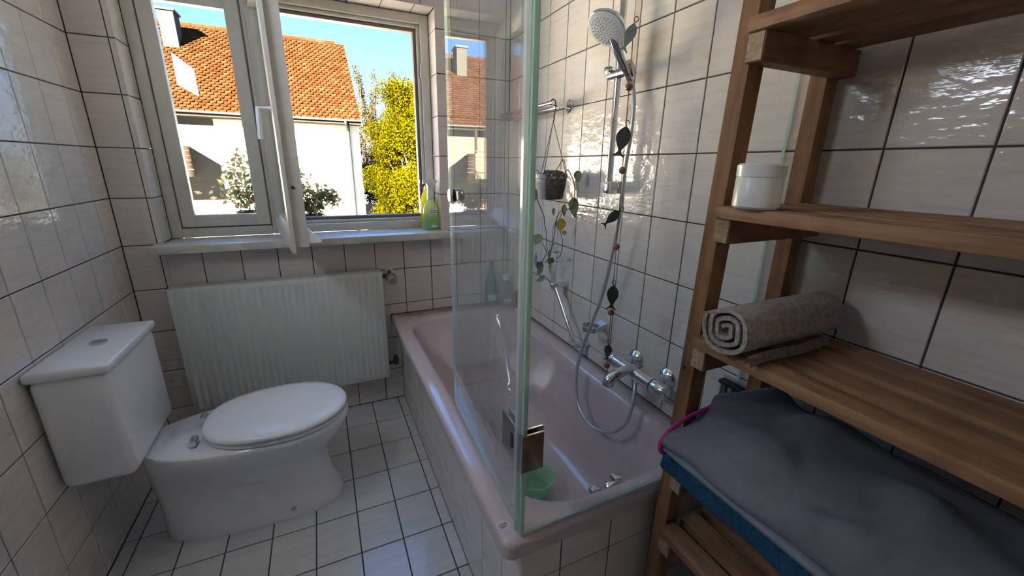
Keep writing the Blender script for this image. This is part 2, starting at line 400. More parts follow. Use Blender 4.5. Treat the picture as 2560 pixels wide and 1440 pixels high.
tile_wall(wl, 0, 1, XL, lines(YB, 0, YA, TW), zl)
wf = B().box((XL-GR, YB-.2, -GR), (GR, YB, ZC)).add('wall_front', 'plaster', smooth=False); tag(wf, 'plain plastered wall behind the viewer', kind='structure')
bk = B()
bk.box((XL-GR, GR, -GR), (WX0-GR, .30, ZC)); bk.box((WX1+GR, GR, -GR), (GR, .30, ZC))
bk.box((WX0-GR, GR, -GR), (WX1+GR, .30, WZ0-.036)); bk.box((WX0-GR, GR, WZ1+GR), (WX1+GR, .30, ZC))
wb = bk.add('wall_back', 'grout', smooth=False); tag(wb, 'window wall of beige tiles with dark joints', kind='structure')
tile_wall(wb, 1, -1, 0.0, lines(XL, 0, XA, TW), zl, [(WX0, WX1, WZ0-.036, WZ1), (-.673, .01, -.01, .531), (-.72, -.67, .484, .531)])
# tiled reveal of the window
tile_wall(wb, 0, -1, WX1, lines(0.0, .13, 0, 1), [WZ0]+[z for z in zl if WZ0 < z < WZ1]+[WZ1])
tile_wall(wb, 0, 1, WX0, lines(0.0, .13, 0, 1), [WZ0]+[z for z in zl if WZ0 < z < WZ1]+[WZ1])
tile_wall(wb, 2, -1, WZ1, lines(WX0, WX1, -.501, .15), lines(0.0, .13, 0, 1))

# ------------------------------------------------------------------ fill lamp added to brighten the room (left wall, out of view)
lamp = thing('fill_lamp', 'added white fill lamp high on the side wall, out of view', 'lamp', (XL+.04, -1.16, 1.78))
def emit(name, col, e):
    m, nt, b = newmat(name); b.inputs['Base Color'].default_value = (.8, .8, .8, 1)
    b.inputs['Emission Color'].default_value = rgba(col); b.inputs['Emission Strength'].default_value = e
emit('fill_glow', (.86, .96, 1.12), 22.0)  # glow of the added fill lamp
B().box((XL, -1.44, 1.78), (XL+.05, -.88, 2.00), .006).add('housing', 'white_plastic', lamp)
B().box((XL+.046, -1.42, 1.80), (XL+.054, -.90, 1.98), .002).add('fill_panel', 'fill_glow', lamp)

# ------------------------------------------------------------------ window
win = thing('window_1', 'open white-painted casement window over the radiator', None, (-1.035, .16, WZ0), kind='structure')
def frame_bar(name, x0, x1, z0, z1, y0, y1, mat='frame_paint', bev=.003): return B().box((x0, y0, z0), (x1, y1, z1), bev, 1).add(name, mat, win)
MU = -1.20                                  # post between the leaves
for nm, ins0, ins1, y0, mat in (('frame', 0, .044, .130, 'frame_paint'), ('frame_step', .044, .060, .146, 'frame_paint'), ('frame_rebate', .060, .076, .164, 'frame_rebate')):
    for a0, a1 in ((MU, WX1), (WX0, MU)):
        frame_bar(nm, a0+ins0, a0+ins1, WZ0+ins0, WZ1-ins0, y0, .21, mat)
        frame_bar(nm, a1-ins1, a1-ins0, WZ0+ins0, WZ1-ins0, y0, .21, mat)
        frame_bar(nm, a0+ins1, a1-ins1, WZ1-ins1, WZ1-ins0, y0, .21, mat)
        frame_bar(nm, a0+ins1, a1-ins1, WZ0+ins0, WZ0+ins1, y0, .21, mat)
B().box((WX0-.03, -.088, WZ0-.036), (WX1+.034, .135, WZ0), .004).add('sill', 'sill_marble', win, label='pale marble window sill')
B().box((WX0-.04, .205, WZ0+.004), (WX1+.05, .47, WZ0+.022), .003).add('outer_sill', 'zinc', win)
for (x, z) in ((-.576, 1.030),):
    st = B().box((x-.012, .124, z-.004), (x+.012, .131, z+.005), .001).add('striker', 'chrome', win)
    B().tube([(x-.02, .126, z-.001), (x-.008, .122, z-.001)], .0045, 8).add('striker_pin', 'valve_grey', st)
B().box((-.462, .128, 1.79), (-.455, .148, 1.85), .001).add('lock_plate', 'chrome', win)
# fixed narrow leaf on the left
lf = B(); x0, x1, z0, z1 = WX0+.050, MU-.050, WZ0+.05, WZ1-.05
for a in (((x0, .125, z0), (x0+.055, .165, z1)), ((x1-.055, .125, z0), (x1, .165, z1)), ((x0+.055, .125, z0), (x1-.055, .165, z0+.055)), ((x0+.055, .125, z1-.055), (x1-.055, .165, z1))): lf.box(*a, bev=.003, seg=1)
lfo = lf.add('closed_sash', 'frame_paint', win)
B().box((x0+.05, .143, z0+.05), (x1-.05, .148, z1-.05)).add('pane', 'glass_clear', lfo)
# the sash swung into the room
HN = V((-1.168, .118, 0)); FR = V((-1.067, -.552, 0)); sd_ = (FR-HN); SL = sd_.length; sd_.normalize(); sn = V((-sd_.y, sd_.x, 0))
if sn.x < 0: sn = -sn
def sp(s_, t, z): return HN + sd_*s_ + sn*t + V((0, 0, z))
def sbar(b, s0, s1, t0, t1, z0, z1): b.hexa([sp(s0, t0, z0), sp(s1, t0, z0), sp(s1, t1, z0), sp(s0, t1, z0), sp(s0, t0, z1), sp(s1, t0, z1), sp(s1, t1, z1), sp(s0, t1, z1)])
SZ0, SZ1 = 1.043, 2.035; wd = .062
sh = B(); sbar(sh, 0, SL, -.047, 0, SZ0, SZ0+.066); sash = sh.add('open_sash', 'frame_paint', win)
for s0, s1, z0, z1, nm in ((0, SL, SZ1-wd, SZ1, 'rail'), (0, wd, SZ0+.066, SZ1-wd, 'stile'), (SL-wd, SL, SZ0+.066, SZ1-wd, 'stile')):
    q = B(); sbar(q, s0, s1, -.047, 0, z0, z1); q.add(nm, 'frame_paint', sash)
q = B(); sbar(q, -.012, SL+.014, -.060, -.047, SZ0-.018, SZ0+.045); sbar(q, -.012, SL+.014, -.060, -.047, SZ1-.045, SZ1+.014)
sbar(q, SL-.045, SL+.014, -.060, -.047, SZ0+.045, SZ1-.045); sbar(q, -.012, .045, -.060, -.047, SZ0+.045, SZ1-.045); q.add('overlap_flange', 'frame_paint', sash)
q = B(); sbar(q, wd-.008, SL-wd+.008, -.028, -.022, SZ0+.06, SZ1-wd+.008); q.add('pane', 'glass_clear', sash)
q = B(); sbar(q, wd-.006, SL-wd+.006, -.0215, -.0205, SZ0+.064, 1.565); q.add('privacy_film', 'film_frost', sash)
B().prism([sp(.01, 0, SZ0+.068), sp(.01, 0, SZ0+.012), sp(.01, .044, SZ0+.012), sp(.01, .044, SZ0+.020)], sd_*(SL-.012)).add('weather_bar', 'weather_white', sash, label='white sloped drip bar on the sash')
hd = B().tube([sp(SL-.03, -.061, 1.52), sp(SL-.03, -.10, 1.52), sp(SL-.03, -.105, 1.42)], .008, 8).add('handle', 'white_plastic', sash)
B().sphere(sp(SL+.001, -.03, 1.26), .006, (1, 1, 1), 8, 6).add('lock_bolt', 'valve_dark', sash)

# ------------------------------------------------------------------ bath tub and its tiled panel
def rrect(x0, x1, y0, y1, rb, rf, z, n=10):
    pts = []
    for cx, cy_, r, a0 in ((x1-rb, y1-rb, rb, 0), (x0+rb, y1-rb, rb, 90), (x0+rf, y0+rf, rf, 180), (x1-rf, y0+rf, rf, 270)):
        for k in range(n+1):
            a = math.radians(a0+90*k/n); pts.append(V((cx+r*math.cos(a), cy_+r*math.sin(a), z)))
    return pts
ZT = .531
tub = thing('bathtub', 'dusty pink enamel bathtub with rolled rim under the window', 'bathtub', (-.36, -.80, 0))
TX0, TX1, TY0, TY1 = -.72, -.001, -1.607, -.001
rings = [rrect(TX0+.012, TX1, TY0+.012, TY1, .012, .022, .484), rrect(TX0, TX1, TY0, TY1, .012, .026, .488), rrect(TX0, TX1, TY0, TY1, .012, .028, .516)]
for a, dz in ((.0025, .0075), (.007, .0125), (.014, .015)):
    rings.append(rrect(TX0+a, TX1-a*.2, TY0+a, TY1-a*.2, .012, .028, .516+dz))
OX0, OX1, OY0, OY1 = -.662, -.062, -1.556, -.120
rings.append(rrect(OX0-.012, OX1+.012, OY0-.010, OY1+.012, .16, .185, ZT))
for a, dz in ((0, -.0015), (.010, -.006), (.017, -.015), (.022, -.030)):
    rings.append(rrect(OX0+a, OX1-a, OY0+a, OY1-a, .15, .18, ZT+dz))
bx0, bx1, by0, by1, zb = -.540, -.175, -1.435, -.48, .135
NS = 14
for i in range(1, NS+1):
    t = i/NS; s_ = t**1.15; zz = (ZT-.030)+(zb+.055-(ZT-.030))*t
    L = lambda a, b: a+(b-a)*s_
    rings.append(rrect(L(OX0+.022, bx0-.035), L(OX1-.022, bx1+.035), L(OY0+.022, by0-.035), L(OY1-.022, by1+.06), L(.15, .13), L(.18, .15), zz))
for k in range(1, 8):
    a = k/7*math.pi/2; ins = math.sin(a); 
    rings.append(rrect(bx0-.035+.055*(1-math.cos(a))+.02*ins, bx1+.035-.055*(1-math.cos(a))-.02*ins, by0-.035+.055*(1-math.cos(a))+.02*ins, by1+.06-.1*(1-math.cos(a))-.03*ins, .12, .13, zb+.055*(1-ins)))
rings.append(rrect(bx0+.1, bx1-.1, by0+.1, by1-.12, .06, .06, zb-.004))
B().loft(rings, False, True).add('tub_shell', 'pink_enamel', tub, ang=60)
ov = B().lathe([(.034, 0), (.034, .006), (.028, .010), (.016, .012), (.016, .018)], (-.335, -1.500, .455), (.0, .92, .25), 24).add('overflow_knob', 'chrome', tub)
B().box((-.395, -1.488, .442), (-.362, -1.466, .462), .004).add('knob_grip', 'chrome', ov); B().box((-.318, -1.490, .452), (-.288, -1.462, .478), .006).add('knob_grip', 'chrome', ov)
B().lathe([(.032, 0), (.032, .004), (.024, .006), (.0, .007)], (-.36, -1.26, zb-.004), (0, 0, 1), 24).add('drain', 'chrome', tub)
# maker's stamp on the rim
mk = B(); o = V((-.700, -1.548, ZT+.0004))
for k in range(14):
    a0, a1 = 2*math.pi*k/14, 2*math.pi*(k+1)/14
    P = lambda a, r: o+V((.016*math.cos(a)*r, .013*math.sin(a)*r, 0))
    mk.quad([P(a0, 1), P(a1, 1), P(a1, .86), P(a0, .86)])
mk.add('rim_stamp', 'silver_mark', tub, smooth=False)
mk = B()
for k in range(5):
    x = o.x-.009+k*.0042; mk.quad([(x, o.y+.000, o.z+.0001), (x+.0018, o.y+.001, o.z+.0001), (x+.003, o.y+.006, o.z+.0001), (x+.0012, o.y+.005, o.z+.0001)])
for k in range(2): mk.quad([(o.x-.008, o.y-.003-k*.0028, o.z+.0001), (o.x+.009-k*.004, o.y-.003-k*.0028, o.z+.0001), (o.x+.009-k*.004, o.y-.0018-k*.0028, o.z+.0001), (o.x-.008, o.y-.0018-k*.0028, o.z+.0001)])
mk.add('stamp_lettering', 'ink', tub, smooth=False)
# tiled panel around the tub
pan = thing('bath_surround', 'beige tiled surround boxing in the pink bathtub', 'bath surround', (-.36, -.80, 0))
B().box((-.673+GR, -1.594+GR, 0), (-.664, -.001, .483)).add('panel_core', 'grout', pan, smooth=False)
B().box((-.664, -1.594+GR, 0), (-.003, -1.584, .483)).add('panel_core', 'grout', pan, smooth=False)
tile_wall(pan, 0, -1, -.673, lines(-1.594, 0, -1.594+.112, TW), [0, .177, .377, .482])
tile_wall(pan, 1, -1, -1.594, lines(-.673, -.002, -.561, .1505), [0, .177, .377, .482])

# ------------------------------------------------------------------ glass screen
gs = thing('shower_screen', 'hinged clear glass shower screen with green edges on the tub rim', 'shower screen', (-.40, -1.585, ZT))
GZ1 = 2.02; g0 = V((-.670, -1.578, 0)); g1 = V((-.648, -1.005, 0)); gd = (g1-g0).normalized(); gn = V((gd.y, -gd.x, 0))
def pane(name, a, d, n, L, t, z0, z1, mats, label=None):
    b = B(); h = n*t/2
    P = [a-h, a+d*L-h, a+d*L+h, a+h]
    b.hexa([p+V((0, 0, z0)) for p in P]+[p+V((0, 0, z1)) for p in P])
    o = b.add(name, mats, gs, smooth=False, label=label)
    for f in o.data.polygons: f.material_index = 0 if abs(f.normal.dot(n)) > .9 else 1
    return o
sp_ = pane('side_panel', g0, gd, gn, (g1-g0).length, .008, ZT+.012, GZ1, ('glass_streaked', 'glass_edge'), 'streaked side glass panel folded along the tub')
fp = pane('front_panel', V((-.676, -1.5885, 0)), V((1, 0, 0)), V((0, 1, 0)), .672, .008, ZT+.006, GZ1, ('glass_front', 'glass_edge'), 'clear fixed glass panel across the tub end')
B().box((-.672, -1.5955, ZT), (-.004, -1.583, ZT+.010), .002, 1).add('bottom_seal', 'seal_clear', fp)
q = B(); h = gn*.005
P = [g0-h, g1-h, g1+h, g0+h]; q.hexa([p+V((0, 0, ZT+.002)) for p in P]+[p+V((0, 0, ZT+.013)) for p in P]); q.add('bottom_seal', 'seal_clear', sp_)
B().box((-.6865, -1.5845, ZT+.012), (-.6745, -1.573, GZ1), .001, 1).add('corner_seal', 'seal_clear', gs)
B().box((-.678, -1.5940, ZT+.006), (-.667, -1.5835, GZ1), .0008, 1).add('polished_edge', 'glass_edge', fp)
def plate(name, c, d, n, L, t, z0, z1, parent, mat='chrome_dark'):
    b = B(); P = [c-n*t/2, c+d*L-n*t/2, c+d*L+n*t/2, c+n*t/2]
    b.hexa([p+V((0, 0, z0)) for p in P]+[p+V((0, 0, z1)) for p in P])
    bmesh.ops.bevel(b.bm, geom=list(b.bm.edges), offset=.0012, segments=2, affect='EDGES'); return b.add(name, mat, parent)
for zc in (.758, 1.78):
    hg = plate('hinge', V((-.682, -1.597, 0)), V((1, 0, 0)), V((0, 1, 0)), .053, .006, zc-.045, zc+.048, gs)
    plate('hinge_back_plate', V((-.668, -1.578, 0)), V((1, 0, 0)), V((0, 1, 0)), .048, .006, zc-.045, zc+.048, hg)
    plate('hinge_side_plate', g0+gd*.004-gn*.0075, gd, gn, .090, .006, zc-.048, zc+.046, hg)
    plate('hinge_side_plate', g0+gd*.014+gn*.0075, gd, gn, .080, .006, zc-.048, zc+.046, hg)
    plate('hinge_slot', g0+gd*.030-gn*.0110, gd, gn, .010, .0012, zc-.018, zc+.020, hg, 'black_rubber')
    B().tube([(-.6765, -1.586, zc-.046), (-.6765, -1.586, zc+.046)], .006, 10).add('hinge_pin', 'chrome_dark', hg)
kc = g0+gd*.507+V((0, 0, 1.262))
for s_ in (-1, 1):
    kn = B().lathe([(.013, .004), (.013, .006), (.0125, .010), (.0185, .012), (.0200, .014), (.0200, .0190), (.018, .0205), (0, .0208)], kc, gn*s_, 28).add('knob', 'chrome', sp_)
    B().lathe([(.0175, .0045), (.0175, .0105)], kc, gn*s_, 20).add('washer', 'black_rubber', kn)

# ------------------------------------------------------------------ radiator
rad = thing('radiator', 'flat white panel radiator below the window', 'radiator', (-1.21, -.06, .19))
RX0, RX1, RZ0, RZ1 = -1.66, -.759, .192, .806
B().box((RX0, -.094, RZ0), (RX1, -.086, RZ1), .003).add('front_plate', 'radiator_paint', rad)
for k in range(30):
    x = RX0+.03+k*(RX1-RX0-.06)/29
    B().box((x-.008, -.0943, RZ0+.02), (x+.008, -.093, RZ1-.02), .0002, 1).add('rib', 'radiator_paint', rad)
B().box((RX0+.004, -.086, RZ0+.008), (RX1-.004, -.032, RZ1-.012), .006).add('body', 'radiator_edge', rad)
B().box((RX0, -.088, RZ1-.010), (RX1-.004, -.030, RZ1+.002), .002).add('top_grille', 'radiator_edge', rad)
for x in (-.95, -1.45): B().box((x-.015, -.034, .5), (x+.015, -.001, .56), .003).add('bracket', 'radiator_edge', rad)
tv = thing('radiator_valve', 'grey ribbed thermostat valve at the radiator corner', 'valve', (-.715, -.05, .76))
B().tube([(-.764, -.058, .772), (-.722, -.058, .772)], .011, 10).add('connector', 'valve_dark', tv)
B().sphere((-.716, -.058, .772), .017, (1, 1, 1), 14, 8).add('elbow', 'valve_dark', tv)
B().lathe([(.026, 0), (.025, .008), (.014, .018)], (-.712, 0, .783), (0, -1, 0), 20).add('wall_rosette', 'cream_plastic', tv)
B().tube([(-.712, -.016, .783), (-.714, -.05, .776)], .009, 8).add('pipe', 'valve_dark', tv)
hx = V((.12, -.88, -.32)).normalized(); ho = V((-.716, -.066, .770))
hdv = B().lathe([(.017, 0), (.0255, .006), (.0255, .034), (.024, .046), (.021, .051), (0, .052)], ho, hx, 24).add('thermostat_head', 'valve_grey', tv)
for k in range(14):
    a = 2*math.pi*k/14; a1 = hx.cross(V((0, 0, 1))).normalized(); b1 = hx.cross(a1)
    c = ho+(a1*math.cos(a)+b1*math.sin(a))*.0257
    B().tube([c+hx*.006, c+hx*.030], .0017, 5).add('rib', 'valve_dark', hdv)
lv = thing('lockshield_valve', 'dark return valve low between radiator and tub', 'valve', (-.72, -.05, .25))
B().tube([(-.764, -.058, .262), (-.722, -.058, .262)], .010, 8).add('connector', 'valve_dark', lv)
B().lathe([(.013, -.016), (.016, -.008), (.016, .012), (.012, .024), (.012, .036)], (-.716, -.058, .266), (0, -.2, 1), 12).add('body', 'valve_dark', lv)
B().tube([(-.714, -.052, .266), (-.712, .0, .270)], .009, 8).add('pipe', 'valve_dark', lv)

# ------------------------------------------------------------------ toilet
toi = thing('toilet', 'white ceramic toilet with closed lid beside the radiator', 'toilet', (-1.38, -.62, 0))
TYC = -.617
def tring(xb, xf, hw, z, pw=2.4, n=40):
    pts = []; xm = xf-hw*1.22
    for k in range(n):
        a = 2*math.pi*k/n; c, s_ = math.cos(a), math.sin(a)
        ax = (xf-xm) if c > 0 else (xm-xb); e = 2/2.05 if c > 0 else 2/pw
        pts.append(V((xm+ax*math.copysign(abs(c)**e, c), TYC+hw*math.copysign(abs(s_)**e, s_), z)))
    return pts
B().loft([tring(-1.66, -1.052, .116, 0), tring(-1.66, -1.050, .118, .012), tring(-1.66, -1.062, .112, .05), tring(-1.66, -1.085, .102, .12), tring(-1.665, -1.092, .102, .19), tring(-1.67, -1.078, .118, .24),
          tring(-1.67, -1.045, .148, .29), tring(-1.67, -1.012, .174, .335), tring(-1.67, -.998, .184, .370), tring(-1.67, -.997, .185, .388), tring(-1.668, -1.001, .181, .394)]).add('bowl', 'ceramic', toi, ang=60)
B().loft([tring(-1.48, -1.006, .180, .395), tring(-1.48, -1.000, .186, .399), tring(-1.48, -1.000, .186, .409), tring(-1.48, -1.005, .181, .413)]).add('seat', 'lid_plastic', toi, ang=50)
B().loft([tring(-1.485, -1.004, .184, .415), tring(-1.485, -.998, .190, .420), tring(-1.485, -.999, .189, .428), tring(-1.484, -1.008, .180, .435), tring(-1.475, -1.04, .150, .439), tring(-1.44, -1.15, .06, .441)]).add('lid', 'lid_plastic', toi, ang=60)
for s_ in (-1, 1):
    B().tube([(-1.502, TYC+s_*.075-.02, .410), (-1.502, TYC+s_*.075+.02, .410)], .012, 12).add('lid_hinge', 'chrome', toi)
    B().sphere((-1.235, TYC+s_*.114, .045), .010, (1, .6, 1), 10, 6).add('bolt_cap', 'chrome', toi)
ct = B().box((-1.795, TYC-.19, .40), (-1.62, TYC+.19, .76), .025, 3).add('cistern', 'ceramic', toi)
B().box((-1.798, TYC-.195, .755), (-1.612, TYC+.195, .785), .010, 3).add('cistern_cover', 'ceramic', ct)
B().lathe([(.022, 0), (.022, .006), (0, .007)], (-1.70, TYC, .785), (0, 0, 1), 20).add('flush_button', 'chrome', ct)

# ------------------------------------------------------------------ shower rail, hand shower and hose
sr = thing('shower_rail', 'upright chrome shower rail on the tiled wall', 'shower rail', (-.03, -1.015, 1.25))
RY, RXX = -1.015, -.060
B().tube([(RXX, RY, 1.256), (RXX, RY, 2.0)], .0115, 16).add('rail', 'chrome', sr)
for z in (1.278, 1.955):
    br = B().box((-.072, RY-.014, z-.022), (-.030, RY+.014, z+.022), .003).add('bracket', 'chrome', sr)
    B().box((-.031, RY-.016, z-.021), (0, RY+.016, z+.021), .004).add('bracket_base', 'bracket_clear', br)
sl = B().tube([(-.060, RY+.040, 1.648), (-.068, RY-.062, 1.646)], [.015, .017], 14).add('slider', 'chrome_dark', sr)
B().box((-.083, RY+.022, 1.655), (-.062, RY+.050, 1.675), .004).add('slider_lever', 'chrome_dark', sl)
B().lathe([(.018, -.02), (.019, .012), (.016, .022)], (-.083, -1.098, 1.645), (-.62, -.1, .75), 18).add('slider_cone', 'chrome_dark', sl)
hs = thing('hand_shower', 'white-faced chrome hand shower resting in its rail holder', 'hand shower', (-.085, -1.1, 1.60))
HP = V((-.188, -1.112, 1.742)); nrm = V((-.58, -.12, -.81)).normalized(); h0 = V((-.080, -1.100, 1.618)); hv = (HP-h0).normalized()
tip = HP - hv*.035 - nrm*.006
B().tube(smoothpath([h0-hv*.012, h0+hv*.03, h0+hv*.08, tip], 5), [.0105]*5+[.0125]*5+[.0145]*5+[.015], 16, flat=.85).add('handle', 'chrome_dark', hs)
hd_ = B().lathe([(0, -.030), (.028, -.026), (.050, -.016), (.0605, -.004), (.0605, .004), (.058, .006)], HP, nrm, 40).add('head', 'chrome', hs)
B().lathe([(.0595, -.002), (.0585, .009), (.052, .0115), (.02, .0125), (0, .0125)], HP, nrm, 40).add('spray_face', 'white_plastic', hd_)
nz = B(); a1 = nrm.cross(V((0, 0, 1))).normalized(); b1 = nrm.cross(a1)
for r_n, cnt in ((.008, 5), (.017, 10), (.026, 15), (.035, 20), (.044, 24)):
    for k in range(cnt):
        t = 2*math.pi*k/cnt+r_n*90; nz.lathe([(.0016, .0115), (.0016, .0140), (.0008, .0145)], HP+(a1*math.cos(t)+b1*math.sin(t))*r_n, nrm, 5)
nz.add('nozzles', 'valve_grey', hd_, kind='stuff')
lp = HP+(a1*-.045+b1*.045) ; lp = HP - a1*0 
vv = (V((-.2, -.2, -.9))-nrm*V((-.2, -.2, -.9)).dot(nrm)).normalized(); ww = nrm.cross(vv)
c0 = HP+vv*.054+ww*.018 if True else HP
B().tube([c0+nrm*.004, c0+vv*.016+nrm*.008], [.006, .0035], 8).add('spray_lever', 'white_plastic', hd_)
hose_pts = [h0-hv*.012, (-.078, -1.118, 1.590), (-.082, -1.135, 1.53), (-.088, -1.140, 1.445), (-.09, -1.132, 1.346), (-.09, -1.124, 1.189), (-.09, -1.104, 1.046), (-.09, -1.067, .885), (-0.105, -1.029, 0.744), (-0.125, -1.008, 0.635), (-0.15, -1.023, 0.522), (-0.165, -1.076, 0.437), (-0.17, -1.163, 0.408), (-0.165, -1.262, 0.44), (-0.145, -1.316, 0.501), (-0.12, -1.317, 0.569), (-0.09, -1.289, 0.632), (-.078, -1.272, .625)]
ho_ = B().tube(smoothpath(hose_pts, 10), .0068, 12).add('shower_hose', 'hose_metal'); tag(ho_, 'grey metal shower hose looping down into the tub', 'shower hose')

# ------------------------------------------------------------------ mixer tap
mx = thing('mixer_tap', 'chrome thermostatic bath mixer with spout on the tiled wall', 'mixer tap', (-.05, -1.265, .60))
ZM = .660; XM = -.078
B().tube([(XM, -1.165, ZM), (XM, -1.355, ZM)], .023, 24).add('mixer_body', 'chrome', mx)
for y0, y1 in ((-1.162, -1.118), (-1.358, -1.412)):
    s_ = 1 if y1 > y0 else -1
    B().lathe([(.0225, 0), (.0245, .003), (.0245, abs(y1-y0)-.006), (.021, abs(y1-y0)), (0, abs(y1-y0)+.001)], (XM, y0, ZM), (0, s_, 0), 24).add('control_handle', 'chrome', mx)
for y in (-1.188, -1.342):
    ro = B().lathe([(.036, 0), (.036, .004), (.030, .012), (.016, .020), (.014, .032)], (0, y, ZM+.004), (-1, 0, 0), 28).add('rosette', 'chrome', mx)
    B().tube([(-.03, y, ZM+.004), (XM+.01, y, ZM)], .013, 14).add('inlet', 'chrome', ro)
spt = smoothpath([(XM-.01, -1.262, ZM+.012), (-.118, -1.260, ZM+.014), (-.160, -1.257, ZM+.002), (-.178, -1.255, ZM-.016), (-.180, -1.254, ZM-.030)], 5)
B().tube(spt, [.017]*8+[.018]*6+[.019]*(len(spt)-14), 18).add('spout', 'chrome', mx)
B().tube([(XM, -1.270, ZM-.02), (XM, -1.272, ZM-.055)], [.013, .0095], 14).add('hose_outlet', 'chrome', mx)

# ------------------------------------------------------------------ soap ring, grab bar, towel bar
ri = thing('soap_ring', 'small chrome ring holder on the wall above the mixer', 'soap holder', (-.03, -.99, .70))
q = B(); rc = V((-.068, -.985, .722))
prof = [(.033, -.010), (.036, -.010), (.0365, .010), (.033, .010)]
q.loft([[rc+V((math.cos(t)*r, math.sin(t)*r, h)) for r, h in prof] for t in [2*math.pi*k/28 for k in range(29)]], False, False).add('ring', 'chrome', ri)
B().hexa([(-.036, -1.004, .712), (0, -1.000, .706), (0, -.966, .706), (-.036, -.970, .712), (-.036, -1.004, .730), (0, -1.006, .738), (0, -.960, .738), (-.036, -.970, .730)]).add('ring_arm', 'chrome', ri)
gb = thing('grab_bar', 'slanted chrome grab bar between two wall mounts', 'grab bar', (-.03, -.78, .59))
g_a, g_b = V((-.066, -.690, .820)), V((-.066, -.882, .598))
B().tube([g_a, g_b], .0095, 14).add('bar', 'chrome', gb)
for p_ in (g_a, g_b):
    m_ = B().lathe([(.014, 0), (.014, .055), (.012, .064), (.016, .070), (.015, .084), (.009, .089), (0, .090)], (0, p_.y, p_.z), (-1, 0, 0), 18).add('wall_mount', 'chrome', gb)
tb = thing('towel_bar', 'double chrome towel bar on the shower wall', 'towel bar', (-.05, -.36, 1.57))
for y in (-.632, -.105):
    ro = B().lathe([(.027, 0), (.027, .007), (.022, .012)], (0, y, 1.594), (-1, 0, 0), 24).add('rosette', 'chrome', tb)
    B().tube([(-.01, y, 1.594), (-.10, y-.004*(y < -.5), 1.594)], .008, 12).add('arm', 'chrome', ro)
for x, z in ((-.098, 1.600), (-.070, 1.583)): B().tube([(x, -.655, z), (x, -.085, z)], .0085, 14).add('rod', 'chrome', tb)

# ------------------------------------------------------------------ hanging planter
PC = V((-.104, -.668, 1.212)); PH = .106
hp = thing('hanging_planter', 'grey hanging pot of trailing vine under the towel bar', 'hanging plant', PC)
pot = B().lathe([(.048, 0), (.050, .003), (.062, .072), (.063, .074), (.063, .084), (.069, .086), (.070, .104), (.067, .106), (.060, .1), (.058, .09)], PC, (0, 0, 1), 32).add('pot', 'pot_grey', hp)
q = B(); rg = []
for j in range(9):
    h = .001+j*.013; rg.append([PC+V((math.cos(t)*rr*1.0, math.sin(t)*rr, h)) for t, rr in [(math.radians(-138+k*11), (.0515+.016*min(1, h/.1))*(1+.05*math.sin(k*2.1+j*1.7))+.004) for k in range(20)]])
inner = [[PC+(p-PC)*1.0-V(((p-PC).x, (p-PC).y, 0)).normalized()*.006 for p in r] for r in rg]
q.loft(rg+inner[::-1], False, False, closed=False); q.add('coir_wrap', 'coir', pot, ang=180)
B().lathe([(.058, .0), (.04, .012), (0, .018)], PC+V((0, 0, .094)), (0, 0, 1), 16).add('soil', 'coir', pot, ang=180)
q = B()
for k in range(9): q.sphere(PC+V((.03*math.cos(k*2.4), -.02+.045*math.sin(k*2.4), .108)), .014+.006*math.sin(k*5), (1, 1, .7), 8, 6)
q.add('moss', 'coir', pot, ang=180, kind='stuff')
HK = V((-.090, -.648, 1.528))
B().tube(smoothpath([(-.104, -.646, 1.590), (-.100, -.648, 1.611), (-.086, -.650, 1.606), (-.083, -.651, 1.578), (-.088, -.649, 1.552), (-.086, -.648, 1.536), HK], 5), .0028, 8).add('hook', 'cord_dark', hp)
for a in (100, 215, 330):
    e = PC+V((.066*math.cos(math.radians(a)), .066*math.sin(math.radians(a)), .104))
    B().tube([HK, e], .0013, 6).add('cord', 'cord_dark', hp)
    B().sphere(e, .005, (1, 1, 1), 8, 6).add('cord_eye', 'cord_dark', hp)
def vine(pts, r=.0022): return B().tube(smoothpath(pts, 4), r, 6).add('stem', 'stem', hp)
X = -.085
vine([(X-.05, -.64, 1.31), (X-.055, -.60, 1.33), (X-.05, -.575, 1.26), (X-.03, -.578, 1.20), (X, -.590, 1.128), (X, -.60, 1.09), (X, -.618, 1.058), (X, -.626, 1.013), (X, -.63, .965), (X, -.60, .925), (X, -.575, .885), (X, -.572, .83)])
vine([(X, -.63, .965), (X+.01, -.585, .985), (X+.01, -.55, 1.012)], .0018)
vine([(X+.015, -.72, 1.31), (X+.0, -.775, 1.335), (X+.02, -.80, 1.27), (X+.02, -.79, 1.19), (X, -.735, 1.165), (X, -.70, 1.12), (X, -.69, 1.05), (X, -.665, .97), (X, -.64, .93), (X, -.62, .915)])
vine([(X, -.745, 1.16), (X, -.725, 1.115), (X, -.745, 1.07), (X, -.765, 1.03), (X, -.75, .975), (X, -.72, .955)], .0017)
vine([(X, -.60, .85), (X, -.645, .845), (X, -.69, .82), (X, -.735, .84)], .0015)
vine([(X, -.70, 1.12), (X, -.68, 1.09), (X, -.675, 1.04), (X, -.70, .99)], .0014)
vine([(X, -.66, .93), (X, -.70, .94), (X, -.735, .945)], .0013)
vine([(X-.02, -.67, 1.315), (X-.01, -.70, 1.335), (X, -.735, 1.375), (X, -.755, 1.34)], .0016)
